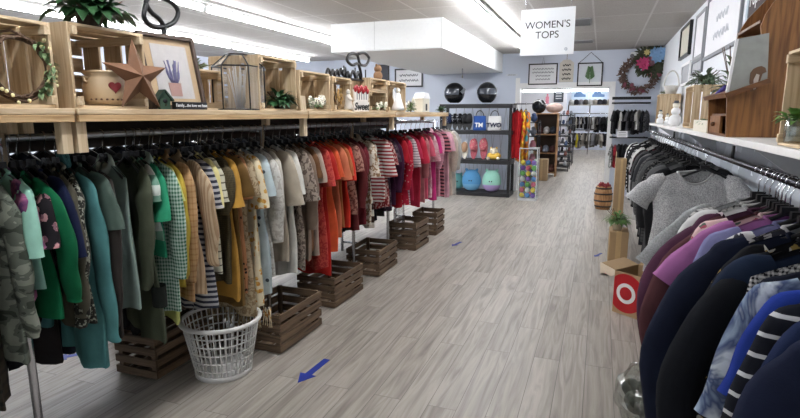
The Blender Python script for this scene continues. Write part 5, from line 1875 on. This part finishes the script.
# wreaths
def wreath(name, label, c, r, wid, n, leafm, seed, blooms, face=(0, -1, 0), L=.09):
    R = random.Random(seed)
    t = thing(name, label, 'wreath', c)
    b = MB()
    for k in range(4):
        b.tube([(p.x, p.y + R.uniform(-.015, .015), p.z) for p in torus_pts((0, -.05, 0), r + R.uniform(-.02, .02), 26, (1, 0, 0), (0, 0, 1), .012, R)], .008, 5, True)
    b.build('vine_ring', BROWNV, t)
    b = MB()
    for k in range(n):
        a = R.uniform(0, 2 * PI)
        rr_ = r + R.uniform(-wid, wid) * .5
        d = Vector((math.cos(a) + R.uniform(-.8, .8), R.uniform(-.9, -.1), math.sin(a) + R.uniform(-.8, .8)))
        b.leaf((math.cos(a) * rr_, -.05, math.sin(a) * rr_), d, L * R.uniform(.6, 1.3), L * .35, Vector((0, -1, 0)), .2)
    b.build('leaves', leafm, t)
    for (a0, a1, cnt, m, s, sp) in blooms:
        for k in range(cnt):
            a = R.uniform(a0, a1)
            rr_ = r + R.uniform(-sp, sp)
            p = Vector((math.cos(a) * rr_, -.11 + R.uniform(-.03, .03), math.sin(a) * rr_))
            q = MB()
            for w in range(7):
                an = w * 2 * PI / 7
                q.leaf(p, (math.cos(an), -.45, math.sin(an)), s, s * .55, Vector((0, -1, 0)), .15)
            q.ball(p + Vector((0, -.02, 0)), s * .22, 7, 5)
            q.build('flower', m, t)
    return t


a = P(639, 75, 1, WY - .08)
PK = M('flower_pink', (186, 104, 122), .8, 0, .2, 30)
PK2 = M('flower_pale_pink', (230, 176, 186), .8, 0, .2, 30)
wreath('wreath', 'large brown twig wreath with pink flowers on the back wall', (a.x, WY - .003, a.z), .25, .13, 620, M('twig_mauve', (104, 84, 76), .9, 0, .4, 40), 91,
       [(.0, 1.3, 8, PK, .09, .09), (.2, 1.2, 7, PK2, .09, .1), (2.4, 5.5, 8, M('berry_mauve', (128, 70, 84), .8), .04, .06)], L=.06)
a = P(662, 62, 1, WY - .2)
BL = M('flower_blue', (128, 166, 204), .8, 0, .2, 30)
xw = XR - .2
wreath('wreath', 'dark green wreath with blue and yellow flowers near the right wall corner', (xw, WY - .22, a.z + .02), .15, .16, 420, M('leaf_dark_olive', (60, 66, 44), .7, 0, .4, 40), 92,
       [(.2, 1.3, 9, BL, .1, .06), (1.9, 2.2, 1, M('flower_yellow', (196, 186, 120), .8), .06, .04), (3.2, 4.4, 3, M('flower_magenta', (180, 60, 106), .8), .1, .08)])
t = thing('display_hook', 'black display arm on the back wall carrying the blue flowered wreath', 'hook', (xw, WY, a.z + .2))
MB().tube([(0, 0, 0), (0, -.3, 0), (0, -.31, .03)], .008, 6).build('arm', BLACKM, t)

# back wall garment rail right of the doorway
zr = P(630, 103, 1, 10.3)[2]
xa, xb = P(612, 103, 1, 10.3)[0], .78
t = thing('wall_rail', 'black two tier wall rail right of the doorway with small dark clothes', 'clothes rail', (0, 10.3, 0))
for z in (zr, zr - .6):
    MB().tube([(xa, 0, z), (xb, 0, z)], .014, 8).build('rail', BLACKM, t)
    for x in (xa + .05, xb - .05):
        MB().span((x - .012, 0, z - .012), (x + .012, BW - 10.3 - .002, z + .012)).build('wall_arm', BLACKM, t)
MB().span((xa - .0, .02, zr + .06), (xb, .06, zr + .11)).build('header_bar', BLACKM, t)
R = random.Random(101)
for tier in (0, 1):
    for k in range(10):
        x = xa + .05 + k * (xb - xa - .1) / 9
        c = [(30, 30, 33), (52, 50, 54), (206, 204, 200), (26, 26, 30), (90, 90, 94)][(k + tier * 2) % 5]
        if tier == 1 and k == 1:
            c = (140, 36, 46)
        nm = {(206, 204, 200): 'white', (90, 90, 94): 'grey', (140, 36, 46): 'dark red', (52, 50, 54): 'charcoal'}.get(c, 'black')
        garment('childs_top', 'top', 'small %s top on the %s rail right of the doorway' % (nm, 'upper' if tier == 0 else 'lower'), 'small %s tops on the %s wall rail' % (nm, 'upper' if tier == 0 else 'lower'),
                (x, 10.3, zr - .6 * tier), PI / 2 + R.uniform(-.5, .5), FAB(c, 'print' if k % 3 == 0 else 'solid', shade(c, .5)), -.5 + R.uniform(-.06, .06), hw=.14, sl='S', seed=400 + k + 20 * tier, low=True, thick=.03, slen=.12)
a = P(622, 134, 1, 10.2)
t = thing('price_card', 'white price card with grey text lines hanging on the back wall rail', 'card', (a.x, 10.1, a.z))
MB().box((0, 0, 0), (.17, .004, .11)).build('card', PAPERW, t)
b = MB()
for k in range(3):
    b.box((0, -.003, .03 - .03 * k), (.12, .001, .008))
b.build('printed_lines', GREYINK, t)
MB().tube([(0, .0, .05), (0, .19, .0 + P(622, 128, 1, 10.3)[2] - a.z)], .003, 5).build('hanging_wire', BLACKM, t)

# hanging department sign
SY = 5.3
tl, br = P(521.5, 10, 1, SY), P(573.5, 54, 1, SY)
t = thing('hanging_sign', "white ceiling sign reading WOMEN'S TOPS hung on two wires", 'sign', ((tl.x + br.x) / 2, SY, (tl.z + br.z) / 2), (0, 0, -.06))
w, h = (br.x - tl.x) / 2, (tl.z - br.z) / 2
MB().span((-w, -.004, -h), (w, .004, h)).build('panel', M('sign_panel', (240, 243, 246), .5, 0, .02), t)
text('lettering', "WOMEN'S\nTOPS", .09, M('sign_ink', (44, 44, 46), .6), t, (.0, -.005, .015), (PI / 2, 0, 0), .0005)
lm = MB().lathe([(.0, 0), (.014, 0), (.014, .001), (0, .001)], seg=16).build('logo_mark', M('logo_grey', (176, 186, 196), .6), t)
place(lm, (w * .72, -.0052, -h * .78), (PI / 2, 0, 0))
MB().box((w * .72, -.0065, -h * .78), (.012, .001, .012), Matrix.Rotation(.7, 3, 'Y')).build('logo_inner', WHITE, t)
for sd in (-1, 1):
    MB().tube([(sd * w * .85, 0, h), (sd * w * .85, 0, ZC - (tl.z + br.z) / 2)], .0025, 5).build('hanging_wire', CHROME, t)
# wire under the soffit
o = MB().tube([(0, 0, 0), (0, 0, -.16)], .012, 8).build('hook', CHROME)
a = P(467, 72, 1, 9.6)
place(o, (-2.35, 9.4, 2.289))
tag(o, 'short metal stub hanging under the white soffit above the helmets', 'hook')

# ------------------------------------------------------------------ the room beyond the doorway
struct('wall_partition', MB().span((XL, 17.6, 0), (P(566, 110, 1, 17.6)[0], 17.72, ZC)), M('wall_paint_pale', (224, 224, 230), .8, 0, .04, 3))
# wooden shelf unit
Yw = 13.3
xl, xr_ = P(534, 150, 1, Yw)[0], P(556, 150, 1, Yw)[0]
zt = P(548, 113, 1, Yw)[2]
t = thing('bookcase', 'brown wooden open bookcase just beyond the doorway on the left', 'bookcase', ((xl + xr_) / 2, Yw, 0))
w = (xr_ - xl) / 2
LW = WOOD('bookcase_wood', (190, 146, 100), (146, 104, 64), 2)
for sd in (-1, 1):
    MB().span((sd * w - .015, 0, 0), (sd * w + .015, .36, zt)).build('side_panel', LW, t)
zsb = [.08, .55, 1.0, zt - .03]
for z in zsb:
    MB().span((-w + .016, 0, z), (w - .016, .36, z + .025)).build('shelf_board', LW, t)
MB().span((-w + .016, .345, .08), (w - .016, .36, zt - .03)).build('back_panel', M('bookcase_back', (70, 54, 42), .7), t)
cxw = (xl + xr_) / 2
R = random.Random(111)
for j, z in enumerate(zsb[:3]):
    for k in range(3):
        c = [(60, 62, 70), (190, 194, 204), (120, 80, 70), (150, 156, 170), (90, 60, 56), (210, 204, 200)][(j * 2 + k) % 6]
        o = MB().ball((0, 0, .09), (.075, .1, .09), 12, 8).ball((.0, -.1, .05), (.07, .08, .05), 10, 6).build('cap', FAB(c))
        place(o, (cxw - w * .6 + k * w * .6, Yw + .19, z + .026))
        tag(o, '%s cap on the %s shelf of the brown bookcase' % (['left', 'middle', 'right'][k], ['bottom', 'second', 'third'][j]), 'cap', 'caps in the bookcase')
o = MB().ball((0, 0, .12), (.2, .15, .12), 16, 10).build('cushion', FAB((226, 196, 184)))
place(o, (cxw + .16, Yw + .18, zt))
tag(o, 'round blush cushion lying on top of the brown bookcase', 'cushion')
t = thing('helmet', 'black helmet with white crescent on top left of the bookcase', 'helmet', (cxw - w + .06, Yw + .12, zt))
MB().ball((0, 0, .16), (.17, .17, .17), 18, 12).build('shell', M('helmet_gloss_black', (26, 27, 30), .12), t)
cr_ = MB().tube([(-.1 + .12 * math.cos(a_), -.19, .17 + .12 * math.sin(a_)) for a_ in [.3 + k * .25 for k in range(10)]], .014, 6).build('crescent', WHITE, t)
cr_.location = (.08, .03, 0)

# wire racks with mixed goods beyond
def goods_rack(label, x, y, w, d, h, n, seed, group, cols, what):
    R = random.Random(seed)
    t = thing('display_rack', label, 'display rack', (x, y, 0))
    for sx_ in (-1, 1):
        for sy_ in (-1, 1):
            MB().tube([(sx_ * w / 2, sy_ * d / 2, 0), (sx_ * w / 2, sy_ * d / 2, h)], .012, 6).build('post', BLACKM, t)
    levels = [.12 + (h - .15) * k / (n - 1) for k in range(n)]
    for z in levels:
        MB().span((-w / 2, -d / 2, z - .02), (w / 2, d / 2, z)).build('wire_shelf', BLACKM, t)
    for j, z in enumerate(levels[:-1] + [levels[-1]]):
        m = max(2, int(w / .17))
        for k in range(m):
            c, nm = cols[R.randrange(len(cols))]
            xx = x - w / 2 + w * (k + .5) / m
            q = MB()
            if what == 'shoe':
                q.ball((0, -.03, .04), (.045, .12, .04), 10, 6).ball((0, .05, .075), (.04, .055, .055), 10, 6)
            else:
                q.ball((0, 0, .08), (.075, .08, .08), 10, 7).ball((0, -.02, .16), (.05, .05, .045), 10, 6)
            o = q.build(what, M('goods_' + nm, c, .7))
            place(o, (xx, y - d * .05, z + .001))
            tag(o, '%s %s on the %s' % (nm, what.replace('_', ' '), group), what.replace('_', ' '), nm + ' ' + what + 's on the ' + group)


GC = [((40, 40, 44), 'black'), ((196, 196, 200), 'white'), ((110, 112, 120), 'grey'), ((150, 90, 80), 'rust'), ((70, 90, 130), 'blue')]
xg = P(566, 165, 1, 15.2)[0]
goods_rack('black wire shoe rack beyond the brown bookcase', xg - .12, 15.0, .4, .7, 1.5, 6, 121, 'shoe rack beyond the bookcase', GC, 'shoe')
goods_rack('black wire rack of small plush toys left of the bookcase in the next room', P(527, 150, 1, 12.3)[0], 12.3, .5, .4, 1.35, 5, 122, 'wire rack left of the bookcase', [((196, 196, 204), 'white'), ((150, 160, 190), 'blue'), ((190, 120, 130), 'pink'), ((80, 80, 86), 'grey'), ((120, 170, 150), 'green')], 'plush_toy')
goods_rack('black wire shoe rack deepest along the left of the next room', P(569, 150, 1, 16.8)[0] - .1, 16.8, .4, .7, 1.5, 6, 123, 'deepest shoe rack', GC, 'shoe')
a = P(541.5, 180, 2, 0)
t = thing('cardboard_box', 'tall brown carton on the floor in front of the brown bookcase', 'box', (a.x, a.y, 0))
MB().span((-.13, -.13, 0), (.13, .13, P(541, 160, 1, 12.2)[2])).build('carton', CARD, t, .004)
MB().span((-.025, -.131, .01), (.025, -.13, P(541, 160, 1, 12.2)[2])).build('packing_tape', M('tape_tan', (200, 170, 124), .4), t)
# chalkboard and pink bottle sign on partition
a, b2 = P(554, 90, 1, 17.5), P(563, 102, 1, 17.5)
t = thing('chalkboard', 'small dark chalkboard on the pale wall beyond the doorway', 'chalkboard', ((a.x + b2.x) / 2, 17.595, (a.z + b2.z) / 2))
w, h = (b2.x - a.x) / 2, (a.z - b2.z) / 2
MB().span((-w, -.02, -h), (w, 0, h)).build('frame', BLACKM, t)
MB().span((-w + .02, -.023, -h + .02), (w - .02, -.021, h - .02)).build('slate', M('slate', (74, 80, 88), .8), t)
b = MB()
for k in range(3):
    b.box((0, -.0245, h * .4 - k * h * .4), (w * 1.2, .001, .02))
b.build('chalk_lines', PAPERW, t)
a = P(547, 100, 1, 17.5)
o = MB().box((0, -.01, 0), (.1, .02, .22)).box((0, -.01, .15), (.05, .02, .08)).build('wall_ornament', M('ornament_pink', (214, 130, 150), .7), None, .004)
place(o, (a.x, 17.597, a.z))
tag(o, 'pink bottle shaped ornament on the pale wall left of the chalkboard', 'ornament')
# far wall pictures of blue cars
for (xa, xb, lab) in ((572, 588, 'pale blue car picture on the far wall, left of the pair'), (590, 607, 'pale blue car picture on the far wall, right of the pair')):
    a, b2 = P(xa, 88, 1, FARY - .01), P(xb, 100, 1, FARY - .01)
    t = thing('picture_frame', lab, 'picture', ((a.x + b2.x) / 2, FARY - .003, (a.z + b2.z) / 2))
    w, h = (b2.x - a.x) / 2, (a.z - b2.z) / 2
    MB().span((-w, -.02, -h), (w, 0, h)).build('panel', M('sky_print', (196, 214, 232), .7), t)
    MB().prism([(-w * .7, -h * .5), (w * .7, -h * .5), (w * .7, -h * .1), (w * .35, 0), (w * .15, h * .4), (-w * .4, h * .4), (-w * .55, 0), (-w * .7, -h * .1)], (0, -.022, 0), (1, 0, 0), (0, 0, 1), .003).build('printed_car', M('car_blue', (88, 120, 160), .6), t)
# far garment rack, two tiers
FY = 21.3
xa, xb = P(568, 120, 1, FY)[0], P(611, 120, 1, FY)[0]
z1, z2 = P(590, 113.5, 1, FY)[2], P(590, 130, 1, FY)[2]
t = thing('clothes_rack', 'two tier chrome garment rack at the far end of the next room', 'clothes rack', (0, FY, 0))
for z in (z1, z2):
    MB().tube([(xa, 0, z), (xb, 0, z)], .018, 8).build('rail', CHROME, t)
for x in (xa, (xa + xb) / 2, xb):
    MB().tube([(x, .0, 0), (x, 0, z1 + .3)], .018, 8).build('post', CHROME, t)
MB().span((xa, -.15, z1 + .3), (xb, .25, z1 + .32)).build('top_shelf', M('rack_shelf', (150, 140, 120), .6), t)
R = random.Random(131)
FCOL = [((54, 54, 60), 'dark grey'), ((150, 150, 156), 'grey'), ((206, 206, 204), 'white'), ((28, 28, 32), 'black'), ((92, 88, 84), 'brown grey'), ((176, 170, 160), 'beige')]
for tier, z in ((0, z1), (1, z2)):
    for k in range(24):
        c, nm = FCOL[R.randrange(6)]
        if tier == 1 and k == 5:
            c, nm = (222, 206, 60), 'bright yellow'
        garment('jeans' if False else 'shirt', 'shirt', '%s shirt on the %s tier of the far chrome rack' % (nm, ['upper', 'lower'][tier]), '%s shirts on the %s tier of the far rack' % (nm, ['upper', 'lower'][tier]),
                (xa + .04 + (xb - xa - .08) * k / 23, FY, z), PI / 2 + R.uniform(-.6, .6), FAB(c), -.58 + R.uniform(-.12, .08), sl='S', seed=700 + k + 30 * tier, low=True, thick=.03)
for k in range(9):
    c, nm = FCOL[R.randrange(6)]
    o = MB().ball((0, 0, .1), (.11, .12, .1), 10, 7).ball((0, -.08, .02), (.12, .14, .02), 10, 5).build('hat', FAB(c))
    place(o, (xa + .1 + (xb - xa - .2) * k / 8, FY + .05, z1 + .321))
    tag(o, '%s hat on the shelf above the far chrome rack' % nm, 'hat', nm + ' hats above the far rack')
# goods along the right of the next room
goods_rack('black wire rack of small toys just right inside the doorway', P(607, 150, 1, 12.0)[0] + .25, 12.2, .45, .5, 1.2, 4, 141, 'toy rack right inside the doorway', GC, 'plush_toy')

# ------------------------------------------------------------------ world and view
wd = bpy.data.worlds.new('world')
bpy.context.scene.world = wd
wd.use_nodes = True
wd.node_tree.nodes['Background'].inputs[0].default_value = (.86, .93, 1, 1)
wd.node_tree.nodes['Background'].inputs[1].default_value = .45
vs_ = bpy.context.scene.view_settings
vs_.view_transform = 'Standard'
vs_.look = 'None'
vs_.exposure = 1.3
vs_.gamma = 1
bpy.context.scene.cycles.max_bounces = 8
bpy.context.scene.cycles.transparent_max_bounces = 12
